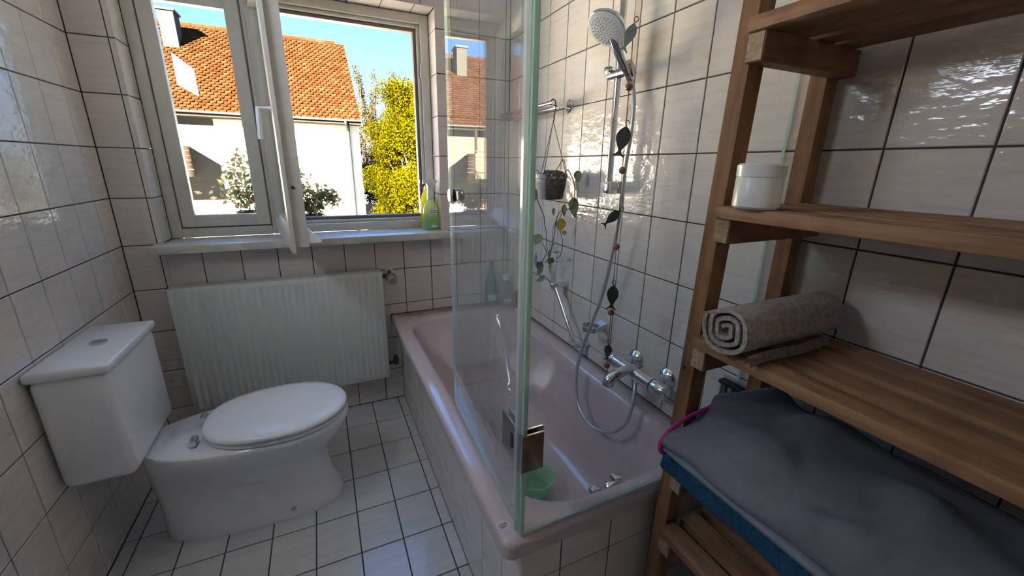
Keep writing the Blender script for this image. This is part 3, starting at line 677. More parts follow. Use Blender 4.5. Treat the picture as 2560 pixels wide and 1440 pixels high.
def leaf(c, L, W, d, n, mat, fold=.25):
    d = V(d).normalized(); n = V(n); n = (n-d*n.dot(d)).normalized(); s_ = d.cross(n)
    out = [(0, .08), (.10, .38), (.28, .50), (.5, .44), (.75, .25), (.92, .08), (1, 0)]
    q = B(); c = V(c); th = .0006
    for sgn in (1, -1):
        edge = [c+d*L*(t-.08*(t == 0))+s_*sgn*W*w_-n*abs(w_)*W*fold*0+n*(w_*W*fold) for t, w_ in out]
        mid = [c+d*L*t-n*.002*math.sin(t*3.1) for t, _ in out]
        for i in range(len(out)-1):
            vs = [q.bm.verts.new(p+n*th*k) for k in (0,) for p in (mid[i], mid[i+1], edge[i+1], edge[i])]
            try: q.bm.faces.new(vs)
            except ValueError: pass
    bmesh.ops.remove_doubles(q.bm, verts=q.bm.verts, dist=.0002)
    bmesh.ops.solidify(q.bm, geom=list(q.bm.faces), thickness=th)
    return q.add('leaf', mat, hp, ang=70)
CN = (-.5, -.85, .1)
leaf((X-.055, -.575, 1.372), .060, .030, (-.3, .35, -.75), (-.9, -.25, .35), 'leaf_pale')
leaf((X-.055, -.575, 1.252), .072, .052, (.02, -.05, -1), CN, 'leaf_dark')
leaf((X, -.555, 1.036), .056, .048, (-.25, .28, -.9), CN, 'leaf_pale')
leaf((X+.03, -.785, 1.222), .082, .050, (.05, -.12, -1), (-.8, -.4, .2), 'leaf_dark')
leaf((X+.02, -.735, 1.190), .052, .030, (0, .05, -1), (-.9, -.3, .1), 'leaf_dark')
leaf((X-.005, -.690, 1.172), .034, .020, (0, .1, -1), (-.9, -.3, .1), 'leaf_dark')
leaf((X, -.742, 1.132), .056, .044, (.0, .02, -1), CN, 'leaf_yellow')
leaf((X, -.772, 1.087), .022, .022, (.0, -.1, -1), CN, 'leaf_dry')
leaf((X, -.735, .985), .040, .018, (-.2, .95, -.15), (-.3, -.2, .9), 'leaf_dark')
leaf((X, -.660, .980), .042, .020, (-.05, .12, -1), (-.9, -.4, 0), 'leaf_dark')
leaf((X, -.685, .950), .044, .030, (-.1, .55, -.7), CN, 'leaf_dark')
leaf((X, -.668, .920), .044, .018, (0, -.03, -1), CN, 'leaf_pale')
leaf((X, -.582, .908), .042, .040, (-.2, .35, -.7), CN, 'leaf_dark')
leaf((X, -.600, .885), .056, .036, (-.2, .65, -.65), (-.4, -.6, .6), 'leaf_dark')
leaf((X, -.618, .838), .060, .034, (-.2, .7, -.35), (-.5, -.5, .6), 'leaf_dark')
leaf((X+.01, -.575, .883), .030, .026, (-.2, .8, -.2), CN, 'leaf_pale')
leaf((X+.03, -.800, 1.330), .046, .036, (0, -.25, -.9), CN, 'leaf_dark')
# wall sticker
q = B(); o = V((-.0006, -.371, .868))
pts = [(0, .040), (.012, .026), (.020, .018), (.014, .004), (.022, -.012), (.012, -.022), (.002, -.040), (-.008, -.024), (-.018, -.012), (-.012, .004), (-.018, .020), (-.010, .028)]
st = q.prism([o+V((0, a, b)) for a, b in pts], (-.0014, 0, 0)).add('wall_sticker', 'sticker_blue'); tag(st, 'small blue mottled sticker on the shower wall near the glass edge', 'sticker')

# ------------------------------------------------------------------ fish garland
fg = thing('fish_garland', 'hanging garland of dark metal fish and brown wooden beads', 'garland', (-.236, -1.30, .66))
gx = lambda z: -.2445+(.0155)*(1.75-z)/1.09
GY = -1.30
B().tube([(gx(2.41)-.0012, GY, 2.41), (gx(.66)-.0012, GY, .662)], .0007, 5).add('cord', 'cord', fg)
B().tube([(gx(1.66)+.0012, GY+.001, 1.66), (gx(.74)+.0012, GY+.001, .74)], .0007, 5).add('cord', 'cord', fg)
for z in (1.551, 1.340, 1.124, .918, .737):
    B().lathe([(.0025, -.0098), (.0078, -.0072), (.0108, 0), (.0078, .0072), (.0025, .0098)], (gx(z), GY, z), (0, 0, 1), 18).add('bead', 'bead_wood', fg, ang=80)
camdir = V((-.75, -.66, 0)).normalized()
def fish(ztop, L, Wd, lean, yaw):
    h = [(0, 0), (.05, .16), (.14, .36), (.28, .5), (.42, .5), (.56, .40), (.68, .24), (.77, .13), (.83, .12), (.90, .24), (.97, .42), (1.0, .47), (1.005, .36), (.955, .16), (.935, 0)]
    pts = [(t, w_) for t, w_ in h]+[(t, -w_) for t, w_ in h[-2:0:-1]]
    a = V((math.cos(yaw)*.75-.0, -math.sin(yaw), 0)).normalized()            # width direction
    dn = (V((0, 0, -1))+a*lean).normalized(); wv = (a-dn*a.dot(dn)).normalized(); nn = wv.cross(dn)
    o = V((gx(ztop), GY-.002, ztop))
    f_o = B().prism([o+dn*L*t+wv*Wd*w_-nn*.0009 for t, w_ in pts], nn*.0018).add('fish', 'fish_metal', fg, ang=30)
    ro = o-dn*.0085
    q = B(); q.tube([ro+(wv*math.cos(t)+dn*math.sin(t))*.0058 for t in [2*math.pi*k/12 for k in range(13)]], .0011, 6); q.tube([ro+dn*.005, o+dn*.004], .0011, 6)
    q.add('ring', 'ring_rust', f_o)
fish(1.697, .066, .029, -.42, .9)
fish(1.455, .080, .038, -.20, .65)
fish(1.229, .064, .026, -.95, .7)
fish(1.007, .078, .034, -.02, .6)
fish(.812, .056, .024, -.04, .7)

# ------------------------------------------------------------------ bottles on the tub rim
def bottle(name, label, cat, base, prof, mat, sq, parts, ref=(1, 0, 0), group=None):
    t = thing(name, label, cat, base, group); B().lathe(prof, base, (0, 0, 1), 28, sq, ref).add('body', mat, t)
    for nm, pf, m, s2 in parts: B().lathe(pf, base, (0, 0, 1), 20, s2, ref).add(nm, m, t)
    return t
b1_ = bottle('shampoo_bottle', 'tall dark teal bottle in the far corner of the tub rim', 'bottle', (-.128, -.048, ZT), [(.036, 0), (.040, .006), (.040, .10), (.034, .15), (.020, .20), (.015, .23)], 'bottle_teal', (1, .62),
       [('cap', [(.017, .228), (.017, .262), (.013, .27), (0, .271)], 'bottle_teal', (1, .8))])
B().box((-.158, -.0755, .56), (-.100, -.0735, .60), .001, 1).add('label', 'label_strip', b1_)
b2_ = bottle('soap_bottle', 'clear squat bottle with white cap in the tub corner', 'bottle', (-.052, -.100, ZT), [(.030, 0), (.034, .005), (.036, .10), (.033, .135), (.020, .158), (.014, .165)], 'bottle_clear', (1, .65),
       [('cap', [(.019, .163), (.019, .190), (.016, .196), (0, .197)], 'white_plastic', (1, 1))])
B().box((-.076, -.1255, .545), (-.028, -.1235, .578), .001, 1).add('label', 'label_white', b2_)
B().box((-.074, -.1262, .552), (-.034, -.1255, .556)).add('label_text', 'ink', b2_)
b3_ = bottle('red_tube', 'small red tube standing behind the glass screen edge', 'bottle', (-.030, -.215, ZT), [(.013, 0), (.015, .004), (.015, .02), (.018, .022), (.020, .05), (.018, .12), (.004, .128)], 'red_plastic', (1, .6), [('cap', [(.0155, 0), (.0155, .022), (.013, .023)], 'label_white', (1, .8))])

# ------------------------------------------------------------------ green bowl in the tub
BC = V((-.372, -1.118, zb+.0005))
gbw = B().lathe([(.046, 0), (.050, .004), (.066, .055), (.071, .070), (.077, .073), (.078, .076), (.075, .078), (.069, .074), (.063, .054), (.047, .008), (0, .006)], BC, (0, 0, 1), 40).add('green_bowl', 'bowl_green', ang=50)
tag(gbw, 'translucent green plastic bowl inside the tub', 'bowl')

# ------------------------------------------------------------------ bottles on the window sill
SZ = WZ0
sb = thing('spray_bottle', 'kitchen cleaner spray bottle with white and purple trigger on sill', 'spray bottle', (-.462, .028, SZ))
sq = (1, .55); ref = (1, -.1, 0)
B().lathe([(.036, 0), (.0405, .006), (.041, .03), (.040, .085), (.038, .115), (.030, .142), (.018, .158), (.0165, .168)], (-.462, .028, SZ), (0, 0, 1), 32, sq, ref).add('body', 'spray_body', sb)
B().lathe([(.018, .164), (.019, .190), (.018, .206), (.016, .222)], (-.458, .028, SZ), (0, 0, 1), 20, (1, .8), ref).add('collar', 'white_plastic', sb)
hdx = [(-.500, .262), (-.494, .272), (-.462, .276), (-.430, .270), (-.414, .262), (-.428, .258), (-.438, .236), (-.442, .218), (-.474, .218), (-.474, .238), (-.480, .252), (-.497, .254)]
trg = B().prism([(x, .016, SZ+z) for x, z in hdx], (0, .024, 0)).add('spray_head', 'white_plastic', sb)
B().tube([(-.502, .028, SZ+.263), (-.514, .028, SZ+.263)], .0085, 10).add('nozzle', 'purple_plastic', trg)
B().tube(smoothpath([(-.488, .028, SZ+.252), (-.500, .028, SZ+.236), (-.508, .028, SZ+.222), (-.511, .028, SZ+.212)], 3), .0048, 8).add('trigger', 'purple_plastic', trg)
B().tube([(-.462, .028, SZ+.16), (-.468, .028, SZ+.02)], .0022, 6).add('dip_tube', 'label_white', sb)
yl = .028-.0230
B().box((-.470, yl-.0012, SZ+.088), (-.431, yl, SZ+.118), .0004, 1).add('label', 'label_white', sb)
B().box((-.471, yl-.0010, SZ+.028), (-.430, yl, SZ+.060), .0004, 1).add('label', 'label_green', sb)
B().box((-.464, yl-.0016, SZ+.018), (-.432, yl-.0004, SZ+.027), .0004, 1).add('label', 'label_strip', sb)
def text(body, size, loc, rot, mat, parent, name='lettering'):
    cu = bpy.data.curves.new('t', 'FONT'); cu.body = body; cu.size = size; cu.extrude = .0002; cu.align_x = 'CENTER'
    ob = bpy.data.objects.new('t', cu); COL.objects.link(ob); dg = bpy.context.evaluated_depsgraph_get(); dg.update()
    me = bpy.data.meshes.new_from_object(ob.evaluated_get(dg)); bpy.data.objects.remove(ob); bpy.data.curves.remove(cu)
    me.materials.clear(); me.materials.append(MATS[mat]); o = link(name, me, loc, parent); o.rotation_euler = rot; return o
text('KITCHEN', .0088, (-.4505, yl-.0014, SZ+.1055), (math.radians(90), 0, 0), 'ink', sb)
text('CLEANER', .0088, (-.4505, yl-.0014, SZ+.0945), (math.radians(90), 0, 0), 'ink', sb)
yb = thing('yellow_cleaner_bottle', 'yellow plastic bottle half hidden behind the spray bottle', 'bottle', (-.462, .088, SZ))
B().lathe([(.038, 0), (.042, .006), (.042, .09), (.038, .13), (.040, .16), (.030, .19), (.014, .215)], (-.462, .088, SZ), (0, 0, 1), 28, (1, .6)).add('body', 'yellow_bottle', yb)
B().lathe([(.016, .212), (.016, .236), (0, .237)], (-.462, .088, SZ), (0, 0, 1), 16).add('cap', 'yellow_bottle', yb)

# ------------------------------------------------------------------ ladder shelf
shf = thing('wooden_shelf', 'tall brown wooden slatted shelf beside the tub end', 'shelf', (-.17, -1.95, 0))
def post(x_lo, x_hi, y0, y1, d=.040, z1=1.98):
    return B().hexa([(x_lo, y0, 0), (x_lo+d, y0, 0), (x_lo+d, y1, 0), (x_lo, y1, 0), (x_hi, y0, z1), (x_hi+d, y0, z1), (x_hi+d, y1, z1), (x_hi, y1, z1)]).add('post', 'wood_z', shf, smooth=False)
PY0, PY1 = -1.676, -1.641; QY0, QY1 = -2.335, -2.300
for y0, y1 in ((PY0, PY1), (QY0, QY1)):
    post(-.324, -.272, y0, y1); post(-.046, -.046, y0, y1, .036)
px_ = lambda z: -.324+.052*z/1.98
SHZ = (.245, .495, .684, 1.006, 1.280, 1.60)
for z in SHZ:
    xf = px_(z)
    for ya, yb_ in ((PY0-.034, PY0), (QY1, QY1+.034)):
        bl = B().box((xf-.016, ya, z-.024-.048), (-.012, yb_, z-.024), .002, 1).add('cross_bar', 'wood_x', shf)
        B().box((xf-.0168, ya+.002, z-.070), (xf-.0158, yb_-.002, z-.026)).add('end_grain', 'wood_end', bl, smooth=False)
    nsl = 4
    for k in range(nsl):
        x0 = xf-.024+k*.0735; wslat = .052
        if x0+wslat > -.006: break
        B().box((x0, QY1+.006, z-.024), (x0+wslat, PY0-.002, z), .0025, 2).add('slat', 'wood_y', shf)
B().tube([(px_(.9)-.0005, -1.652, .915), (px_(.9)+.004, -1.652, .915)], .004, 8).add('screw_hole', 'valve_dark', shf)
# rolled towel
tr = thing('rolled_towel', 'rolled taupe terry towel on the middle shelf', 'towel', (-.2, -1.766, 1.006))
rc = V((0, -1.766, 1.058)); 
sp_pts = []
for k in range(75):
    a = k*.26; r = .006+.0024*a*1.0; sp_pts.append((r, a))
rmax = sp_pts[-1][0]
q = B(); outer, inn = [], []
for r, a in sp_pts:
    k_ = .050/rmax; outer.append((r*k_+.004, a)); inn.append((r*k_-.004, a))
ringo = outer+inn[::-1]
def rp(x, r, a, j): return V((x+.004*math.sin(a*3+j), rc.y+math.cos(a)*r*1.04, rc.z+math.sin(a)*r*.98))
q.loft([[rp(x, r, a, x*50) for r, a in ringo] for x in (-.345, -.338, -.25, -.15, -.05, -.043)]); q.add('towel_roll', 'towel_taupe', tr, ang=50)
q = B(); q.loft([[V((x, rc.y-.048-.014*s_+.004*math.sin(x*40), rc.z-.046+.0-.0*s_ + .03*(1-s_)*math.sin(s_*3))) for s_ in (0, .25, .5, .75, 1)] for x in (-.352, -.30, -.2, -.1)], closed=False)
bmesh.ops.solidify(q.bm, geom=list(q.bm.faces), thickness=.006); q.add('loose_end', 'towel_taupe', tr, ang=80)
# blue towel and grey cloth
def drape(name, sec, ys, mat, thing_label, cat, amp, seed, extra=None):
    rr2 = random.Random(seed); ph = [rr2.uniform(0, 6) for _ in range(8)]
    q = B(); n = len(sec)
    def pt(p, y, i, j):
        x, z = p
        w_ = amp*(math.sin(y*31+ph[0]+x*9)+.7*math.sin(y*17+x*40+ph[1])+.5*math.sin(z*70+y*23+ph[2]))
        return V((x+w_*.7, y+.006*math.sin(j*1.3+ph[3]), z+w_*.5))
    rings = [[pt(p, y, i, j) for j, p in enumerate(sec)] for i, y in enumerate(ys)]
    q.loft(rings); o = q.add(name, mat, None, ang=180); return tag(o, thing_label, cat)
def rounded(pts, k=4):
    P = [V((x, 0, z)) for x, z in pts]; n = len(P); out = []
    for i in range(n):
        a, b, c, d = P[i-1], P[i], P[(i+1) % n], P[(i+2) % n]
        for j in range(k):
            t = j/k; v = .5*((2*b)+(c-a)*t+(2*a-5*b+4*c-d)*t*t+(3*b-a-3*c+d)*t**3); out.append((v.x, v.z))
    return out
ys = [-1.690-.012*k for k in range(48)]
drape('blue_towel', rounded([(-.352, .688), (-.372, .706), (-.368, .733), (-.33, .742), (-.2, .744), (-.075, .744), (-.055, .73), (-.055, .70), (-.07, .688), (-.2, .687)]), ys, 'towel_blue', 'dark blue terry towel folded under the grey cloth on the shelf', 'towel', .0022, 3)
gc = thing('grey_cloth', 'crumpled dark grey cloth with pink piping on the shelf', 'cloth', (-.2, -1.95, .748))
def draped(name, sec, ys, mat, amp, seed, par):
    rr2 = random.Random(seed); ph = [rr2.uniform(0, 6) for _ in range(8)]; q = B()
    rings = []
    for i, y in enumerate(ys):
        t = min(1, i/9); ring = []
        for j, (x, z) in enumerate(sec):
            top = max(0, (z-.752)/.07)
            w_ = amp*(math.sin(y*26+ph[0]+x*14)+.8*math.sin(y*13-x*33+ph[1])+.5*math.sin(z*60+y*40+ph[2]))*top
            k_ = .82+.18*t**.6
            ring.append(V((x+w_*.5, y+.02*top*math.sin(x*25+ph[4]), .752+(z-.752)*k_+max(-.002, w_))))
        rings.append(ring)
    q.loft(rings); return q.add(name, mat, par, ang=180)
draped('cloth_fold', rounded([(-.362, .7485), (-.388, .756), (-.392, .770), (-.36, .778), (-.2, .779), (-.07, .778), (-.06, .765), (-.07, .750), (-.2, .7485)]), [-1.694-.012*k for k in range(48)], 'cloth_hem', .0015, 5, gc)
draped('cloth_top', rounded([(-.372, .776), (-.395, .784), (-.385, .802), (-.350, .828), (-.28, .846), (-.2, .853), (-.10, .845), (-.06, .825), (-.058, .79), (-.09, .777), (-.2, .776)]), [-1.700-.012*k for k in range(48)], 'cloth_grey', .009, 9, gc)
B().tube(smoothpath([(-.386, -1.705, .748), (-.398, -1.702, .764), (-.390, -1.699, .785), (-.358, -1.697, .806), (-.31, -1.696, .818), (-.25, -1.697, .826), (-.19, -1.698, .832), (-.12, -1.700, .828)], 6), .0048, 8).add('piping', 'pink_piping', gc)
# jar, brush, wall rack
jr = bottle('white_jar', 'white jar at the end of the upper shelf', 'jar', (-.300, -1.748, 1.281), [(.034, 0), (.038, .004), (.038, .052), (.034, .058)], 'jar_white', (1, 1), [('lid', [(.0385, .055), (.0385, .074), (.035, .077), (0, .078)], 'jar_white', (1, 1))])
bs = thing('bath_brush', 'pale wooden brush lying under the lower shelf slats', 'brush', (-.25, -1.80, .246))
B().loft([[V((-.345+.012*k, -1.735-.014*k, .0))+V((.022*w_*math.cos(t)*.8, .022*w_*math.cos(t)*.6, .30+.018*w_*math.sin(t)+.0)) for t in [2*math.pi*j/14 for j in range(14)]] for k, w_ in enumerate((.15, .7, .95, 1.05, 1.1, 1.05, .9, .7, .55, .5, .5, .5, .5, .4, .1))]).add('brush_back', 'brush_wood', bs, ang=80)
q = B()
for k in range(2, 8):
    for j in range(4):
        x, y = -.345+.012*k+.008*(j-1.5), -1.735-.014*k-.004*(j-1.5); q.tube([(x, y, .30), (x, y, .2465)], .0028, 5)
q.add('bristles', 'cream_plastic', bs, kind='stuff')
wk = thing('wall_rack', 'black and chrome rack on the wall behind the shelf', 'rack', (-.02, -1.60, .67))
B().box((-.006, -1.700, .678), (-.0005, -1.545, .782), .002, 1).add('back_plate', 'valve_grey', wk)
for y in (-1.556, -1.588, -1.62, -1.652): B().box((-.026, y-.004, .672), (-.006, y+.004, .772), .002, 1).add('rack_bar', 'chrome_dark' if y > -1.6 else 'black_rubber', wk)
B().box((-.030, -1.69, .762), (-.006, -1.548, .774), .002, 1).add('rack_top', 'black_rubber', wk)

# ------------------------------------------------------------------ plants on the outer sill
def leafcloud(pts, size, seed, asp=.6, droop=0):
    rr2 = random.Random(seed); vs, fs = [], []
    for p in pts:
        d = V((rr2.gauss(0, 1), rr2.gauss(0, 1), rr2.gauss(0, 1)-droop)).normalized(); e = d.orthogonal().normalized()
        e.rotate(Matrix.Rotation(rr2.uniform(0, 6.28), 3, d)); s_ = size*rr2.uniform(.6, 1.3); n = d.cross(e)
        i = len(vs); vs += [p, p+d*s_*.5+e*s_*asp*.5+n*s_*.08, p+d*s_, p+d*s_*.5-e*s_*asp*.5+n*s_*.08]; fs.append((i, i+1, i+2, i+3))
    return vs, fs
def cloud_obj(name, vs, fs, mat, parent, world):
    me = bpy.data.meshes.new(name); me.from_pydata([V(v)-V(world) for v in vs], [], fs); me.materials.append(MATS[mat])
    return link(name, me, world, parent, 'stuff')
def sill_plant(name, label, x, y, pr, ph, lumps, seed, n):
    z = WZ0+.0225; t = thing(name, label, 'potted plant', (x, y, z))
    B().lathe([(pr*.75, 0), (pr*.8, .003), (pr, ph-.008), (pr*1.06, ph-.006), (pr*1.06, ph), (pr*.93, ph), (pr*.9, ph-.012), (0, ph-.012)], (x, y, z), (0, 0, 1), 20).add('pot', 'dark_slate', t)
    rr2 = random.Random(seed); pts = []; q = B()
    for (lx, ly, lz, lr, wt) in lumps:
        c = V((x+lx, y+ly, z+ph+lz)); q.tube(smoothpath([(x, y, z+ph-.012), (x+lx*.4, y+ly*.4, z+ph+lz*.6), c], 3), .0016, 5)
        for _ in range(int(n*wt)): pts.append(c+V((rr2.gauss(0, lr), rr2.gauss(0, lr), rr2.gauss(0, lr*.9))))
    q.add('stems', 'stem', t); vs, fs = leafcloud(pts, .031, seed, .55, .7); cloud_obj('foliage', vs, fs, 'leaves_sill', t, (x, y, z+ph))
sill_plant('sill_plant', 'leafy potted plant on the outer sill arching to the right', -1.045, .33, .036, .052, [(-.01, 0, .05, .024, 1), (.02, 0, .10, .026, 1), (.06, 0, .11, .022, .9), (.095, 0, .10, .015, .6), (.11, .0, .06, .012, .3), (.0, 0, .02, .024, .7)], 4, 110)
sill_plant('sill_plant', 'taller sparse potted plant on the outer sill by the open sash', -1.115, .335, .045, .050, [(0, 0, .05, .030, 1.2), (.02, 0, .13, .026, 1), (.03, 0, .21, .018, .25), (.0, 0, .18, .02, .35), (-.03, 0, .11, .026, .8)], 9, 115)
sill_plant('sill_plant', 'bushy potted plant on the outer sill before the narrow leaf', -1.36, .34, .060, .075, [(0, 0, .06, .04, 1.3), (.03, 0, .14, .035, 1), (-.03, 0, .20, .03, .8), (.0, 0, .27, .022, .4), (.06, 0, .08, .03, .8), (-.07, 0, .10, .03, .8)], 12, 120)

# ------------------------------------------------------------------ outside: house
GZ = -3.3
gr = B().box((-60, .6, GZ-.3), (60, 90, GZ)).add('garden_ground', 'bounce_ground', smooth=False); tag(gr, 'ground below the window, toned to bounce sunlight indoors', kind='structure')
hou = thing('neighbour_house', 'white rendered house with orange tiled roof across the garden', 'house', (-8, 18, GZ))
HX0, HX1, HY, HYB, EZ = -17.0, .47, 14.0, 22.0, 2.80
B().box((HX0, HY, GZ), (HX1, HYB, EZ-.02)).add('wall', 'house_stucco', hou, smooth=False)
RYR, RZR = 18.0, 6.02
B().prism([(HX1-.25, HY, EZ-.03), (HX1-.25, HYB, EZ-.03), (HX1-.25, RYR, RZR-.14)], (.25, 0, 0)).add('gable', 'house_stucco', hou, smooth=False)
B().prism([(HX0, HY, EZ-.03), (HX0, HYB, EZ-.03), (HX0, RYR, RZR-.14)], (.25, 0, 0)).add('gable', 'house_stucco', hou, smooth=False)
ey, ez = HY-.40, EZ-.06
sv = V((0, RYR-ey, RZR-ez)); SLN = sv.length; sv.normalize(); nv = V((0, -sv.z, sv.y))
def rpt(x, s_, t): return V((x, ey, ez))+sv*s_+nv*t
q = B(); x0, x1 = HX0-.2, HX1+.06
q.hexa([rpt(x0, 0, -.14), rpt(x1, 0, -.14), rpt(x1, SLN, -.14), rpt(x0, SLN, -.14), rpt(x0, 0, -.02), rpt(x1, 0, -.02), rpt(x1, SLN, -.02), rpt(x0, SLN, -.02)])
by = 2*RYR-ey
q.hexa([(x0, by, ez-.14), (x1, by, ez-.14), (x1, RYR, RZR-.14), (x0, RYR, RZR-.14), (x0, by, ez-.02), (x1, by, ez-.02), (x1, RYR, RZR-.02), (x0, RYR, RZR-.02)])
rf = q.add('roof', 'fascia_shade', hou, smooth=False)
vs, fs = [], []; rr2 = random.Random(3); TWD, TRW = .185, .158
nrow = int(SLN/TRW)+1
for i in range(nrow):
    s0 = i*TRW; off = (i % 2)*TWD/2
    k = int((x1-x0)/TWD)+1
    for j in range(k):
        a0 = x0+j*TWD+off+rr2.uniform(-.006, .006); a1 = a0+TWD-.022
        if a1 > x1: a1 = x1
        if a1-a0 < .03 or s0+TRW > SLN+.1: continue
        up = .034+rr2.uniform(-.006, .006); s1 = min(s0+TRW*1.12, SLN)
        am = (a0+a1)/2; b_ = len(vs)
        vs += [rpt(a0, s0+.03, up), rpt(am-.03, s0, up+.004), rpt(am+.03, s0, up+.004), rpt(a1, s0+.03, up), rpt(a1, s1, .006), rpt(a0, s1, .006),
               rpt(a0, s0+.03, up-.03), rpt(am-.03, s0, up-.03), rpt(am+.03, s0, up-.03), rpt(a1, s0+.03, up-.03)]
        fs += [(b_, b_+1, b_+2, b_+3, b_+4, b_+5), (b_+6, b_+7, b_+1, b_), (b_+7, b_+8, b_+2, b_+1), (b_+8, b_+9, b_+3, b_+2), (b_+9, b_+4, b_+3), (b_+6, b_, b_+5)]
cloud_obj('roof_tiles', vs, fs, 'roof_tiles_clay', rf, (x0, ey, ez))
q = B()
for k in range(48):
    a = x0+k*.37
    if a+.36 > x1: break
    q.lathe([(.10, 0), (.115, .37)], (a, RYR, RZR-.02), (1, 0, 0), 10)
q.add('ridge_tiles', 'roof_tiles_clay', rf, kind='stuff')
q = B(); gut = [(.0, -.06), (-.045, -.045), (-.065, 0), (-.055, .0), (-.04, -.035), (0, -.048), (.04, -.035), (.055, 0), (.065, 0), (.045, -.045)]
q.loft([[V((x, ey-.05+a, ez+.02+b)) for a, b in gut] for x in (HX0-.2, HX1+.10)]); q.add('gutter', 'zinc', hou)
B().box((HX0-.2, ey+.01, ez-.13), (HX1+.06, ey+.04, ez), 0).add('fascia', 'fascia_shade', hou, smooth=False)
B().box((HX0-.2, ey+.04, ez-.15), (HX1+.06, HY, ez-.12)).add('soffit', 'fascia_shade', hou, smooth=False)  # dark eave boards stand in for the shadow band on the wall
B().tube(smoothpath([(.03, ey-.05, ez-.03), (.05, ey-.03, ez-.14), (.11, HY-.10, ez-.30), (.12, HY-.09, ez-.45), (.12, HY-.09, GZ)], 4), .050, 12).add('downpipe', 'zinc_shade', hou)
ch = B().box((-5.24, 16.6, 4.7), (-4.80, 17.3, 6.10), .01, 1).add('chimney', 'chimney_clad', hou, smooth=False)
B().box((-5.29, 16.55, 6.08), (-4.75, 17.35, 6.15), .01, 1).add('chimney_cap', 'zinc', ch, smooth=False)
def hwin(x0, x1, z0, z1, nm='window'):
    f = B()
    for a in (((x0, HY-.03, z0), (x0+.07, HY+.01, z1)), ((x1-.07, HY-.03, z0), (x1, HY+.01, z1)), ((x0, HY-.03, z0), (x1, HY+.01, z0+.07)), ((x0, HY-.03, z1-.07), (x1, HY+.01, z1)), (((x0+x1)/2-.03, HY-.03, z0), ((x0+x1)/2+.03, HY+.01, z1))): f.box(*a)
    fo = f.add(nm, 'dimmed_stucco', hou, smooth=False); B().box((x0+.05, HY-.015, z0+.05), (x1-.05, HY-.005, z1-.05)).add('pane', 'house_glass', fo, smooth=False)
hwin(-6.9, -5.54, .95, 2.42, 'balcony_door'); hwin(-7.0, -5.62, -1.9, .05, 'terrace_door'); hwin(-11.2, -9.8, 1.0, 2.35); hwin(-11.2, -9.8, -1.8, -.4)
B().box((-7.7, HY-.012, -.15), (-3.80, HY, 2.62)).add('dimmed_facade', 'dimmed_stucco', hou, smooth=False)  # sheet added on the white facade, its dark colour stands for shade
B().box((-7.7, HY-.012, GZ), (-4.90, HY, -.15)).add('dimmed_facade', 'dimmed_stucco', hou, smooth=False)
bl = B().box((-7.6, 12.75, .86), (-4.52, HY, 1.06)).add('balcony', 'dimmed_stucco', hou, smooth=False)
for k in range(5):
    z = 1.09+k*.135
    B().box((-7.6, 12.76, z), (-4.52, 12.80, z+.125), .004, 1).add('board', 'balcony_wood', bl, smooth=False)
    B().box((-4.56, 12.81, z), (-4.52, HY, z+.125), .004, 1).add('board', 'balcony_wood', bl, smooth=False)
B().tube([(-7.6, 12.78, 1.83), (-4.54, 12.78, 1.83)], .025, 8).add('handrail', 'zinc', bl)
for x in (-7.55, -4.56): B().box((x-.04, 12.77, 1.06), (x+.04, 12.85, EZ-.2)).add('balcony_post', 'fascia_shade', bl, smooth=False)

# ------------------------------------------------------------------ outside: trees, hedge, fence
def tree(name, label, base, h, trunk_r, lumps, leaf_size, n, mat, seed, group, asp=.7):
    t = thing(name, label, 'tree', base, group); rr2 = random.Random(seed); bs_ = V(base)
    B().tube([bs_, bs_+V((.05, 0, h*.35)), bs_+V((-.03, .05, h*.7)), bs_+V((.02, 0, h*.93))], [trunk_r, trunk_r*.8, trunk_r*.5, trunk_r*.15], 8).add('trunk', 'bark', t)
    q = B(); pts = []; tot = sum(l[3]**2*l[4] for l in lumps)
    for (lx, ly, lz, rx, rz) in lumps:
        c = bs_+V((lx, ly, lz)); q.tube([bs_+V((0, 0, min(lz*.6, h*.6))), bs_+V((lx*.5, ly*.5, lz*.8)), c], [trunk_r*.35, trunk_r*.25, trunk_r*.08], 6)
        for _ in range(int(n*rx**2*rz/tot)):
            d = V((rr2.gauss(0, 1), rr2.gauss(0, 1), rr2.gauss(0, 1))).normalized()*(rr2.random()**.45)
            pts.append(c+V((d.x*rx, d.y*rx, d.z*rz)))
    q.add('branches', 'bark', t); vs, fs = leafcloud(pts, leaf_size, seed, asp, .5); cloud_obj('foliage', vs, fs, mat, t, base)
rr3 = random.Random(21)
lumps = []
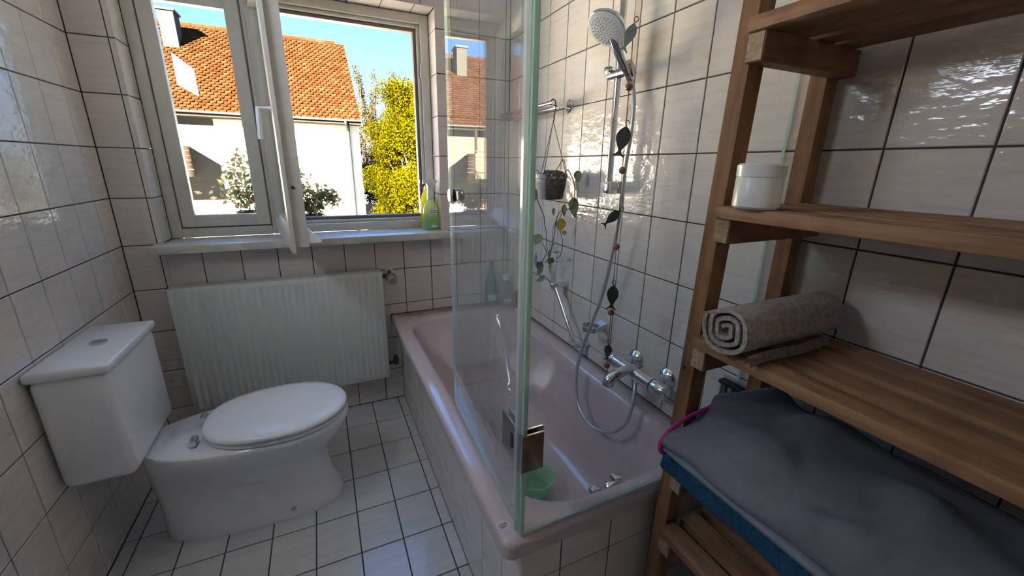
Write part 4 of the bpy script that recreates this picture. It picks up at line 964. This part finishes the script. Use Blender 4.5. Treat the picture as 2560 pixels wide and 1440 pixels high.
for k in range(46):
    z = 1.6+5.2*k/45; R_ = 1.55*math.sin(math.pi*min(1, (z-.9)/6.6))**.6; a = rr3.uniform(0, 6.28); r = R_*rr3.uniform(.25, .85)
    lumps.append((math.cos(a)*r, math.sin(a)*r, z, rr3.uniform(.42, .7), rr3.uniform(.4, .65)))
for k in range(16):
    z = 2.2+2.9*k/15; lumps.append((-1.05+.035*k+rr3.uniform(-.2, .2), rr3.uniform(-.5, .5), z, rr3.uniform(.38, .55), rr3.uniform(.4, .55)))
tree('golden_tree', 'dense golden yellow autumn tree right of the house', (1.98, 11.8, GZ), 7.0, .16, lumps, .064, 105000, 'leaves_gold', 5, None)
def sparse(base, h, w_, seed, n):
    r4 = random.Random(seed); L = [(r4.uniform(-w_, w_)*(1.15-k/16), r4.uniform(-w_, w_), h*(.30+.68*k/15), .55*w_*(1.25-k/18), .7) for k in range(16)]
    return dict(lumps=L, n=n)
for i, (lab, x, y, h, w_, n, mt) in enumerate((('pale thin birch rising beside the roof edge', 1.85, 26, 10.0, .85, 6500, 'leaves_birch'), ('faint peach-coloured birch between roof and golden tree', 3.3, 31, 10.6, 1.0, 6500, 'leaves_birch'),
      ('faded birch behind the top of the golden tree', 5.0, 33, 11.0, 1.1, 6500, 'leaves_birch'), ('russet tree low behind the golden tree', 1.7, 19.5, 5.2, .95, 4500, 'leaves_rust'))):
    s_ = sparse((x, y, GZ), h, w_, 30+i, n); tree('birch' if i < 3 else 'russet_tree', lab, (x, y, GZ), h, .09, s_['lumps'], .12 if i < 3 else .10, n, mt, 40+i, 'trees behind the garden')
fe = thing('garden_fence', 'weathered board fence beyond the golden tree', 'fence', (1.8, 17.2, GZ))
for k in range(22):
    x = .62+k*.16; B().box((x, 17.2, GZ), (x+.145, 17.23, -.35-.03*(k % 2)), 0).add('board', 'fence_wood', fe, smooth=False)
for z in (-2.6, -.7): B().box((.6, 17.23, z), (4.1, 17.28, z+.09)).add('rail', 'fence_wood', fe, smooth=False)
for x in (.62, 2.3, 4.0): B().box((x-.06, 17.16, GZ), (x+.06, 17.30, -.20)).add('post', 'fence_wood', fe, smooth=False)
pv = B().box((.6, 12.6, GZ), (12, 40, GZ+.02)).add('garden_path', 'paving', smooth=False); tag(pv, 'pale paved yard beside the house', kind='structure')
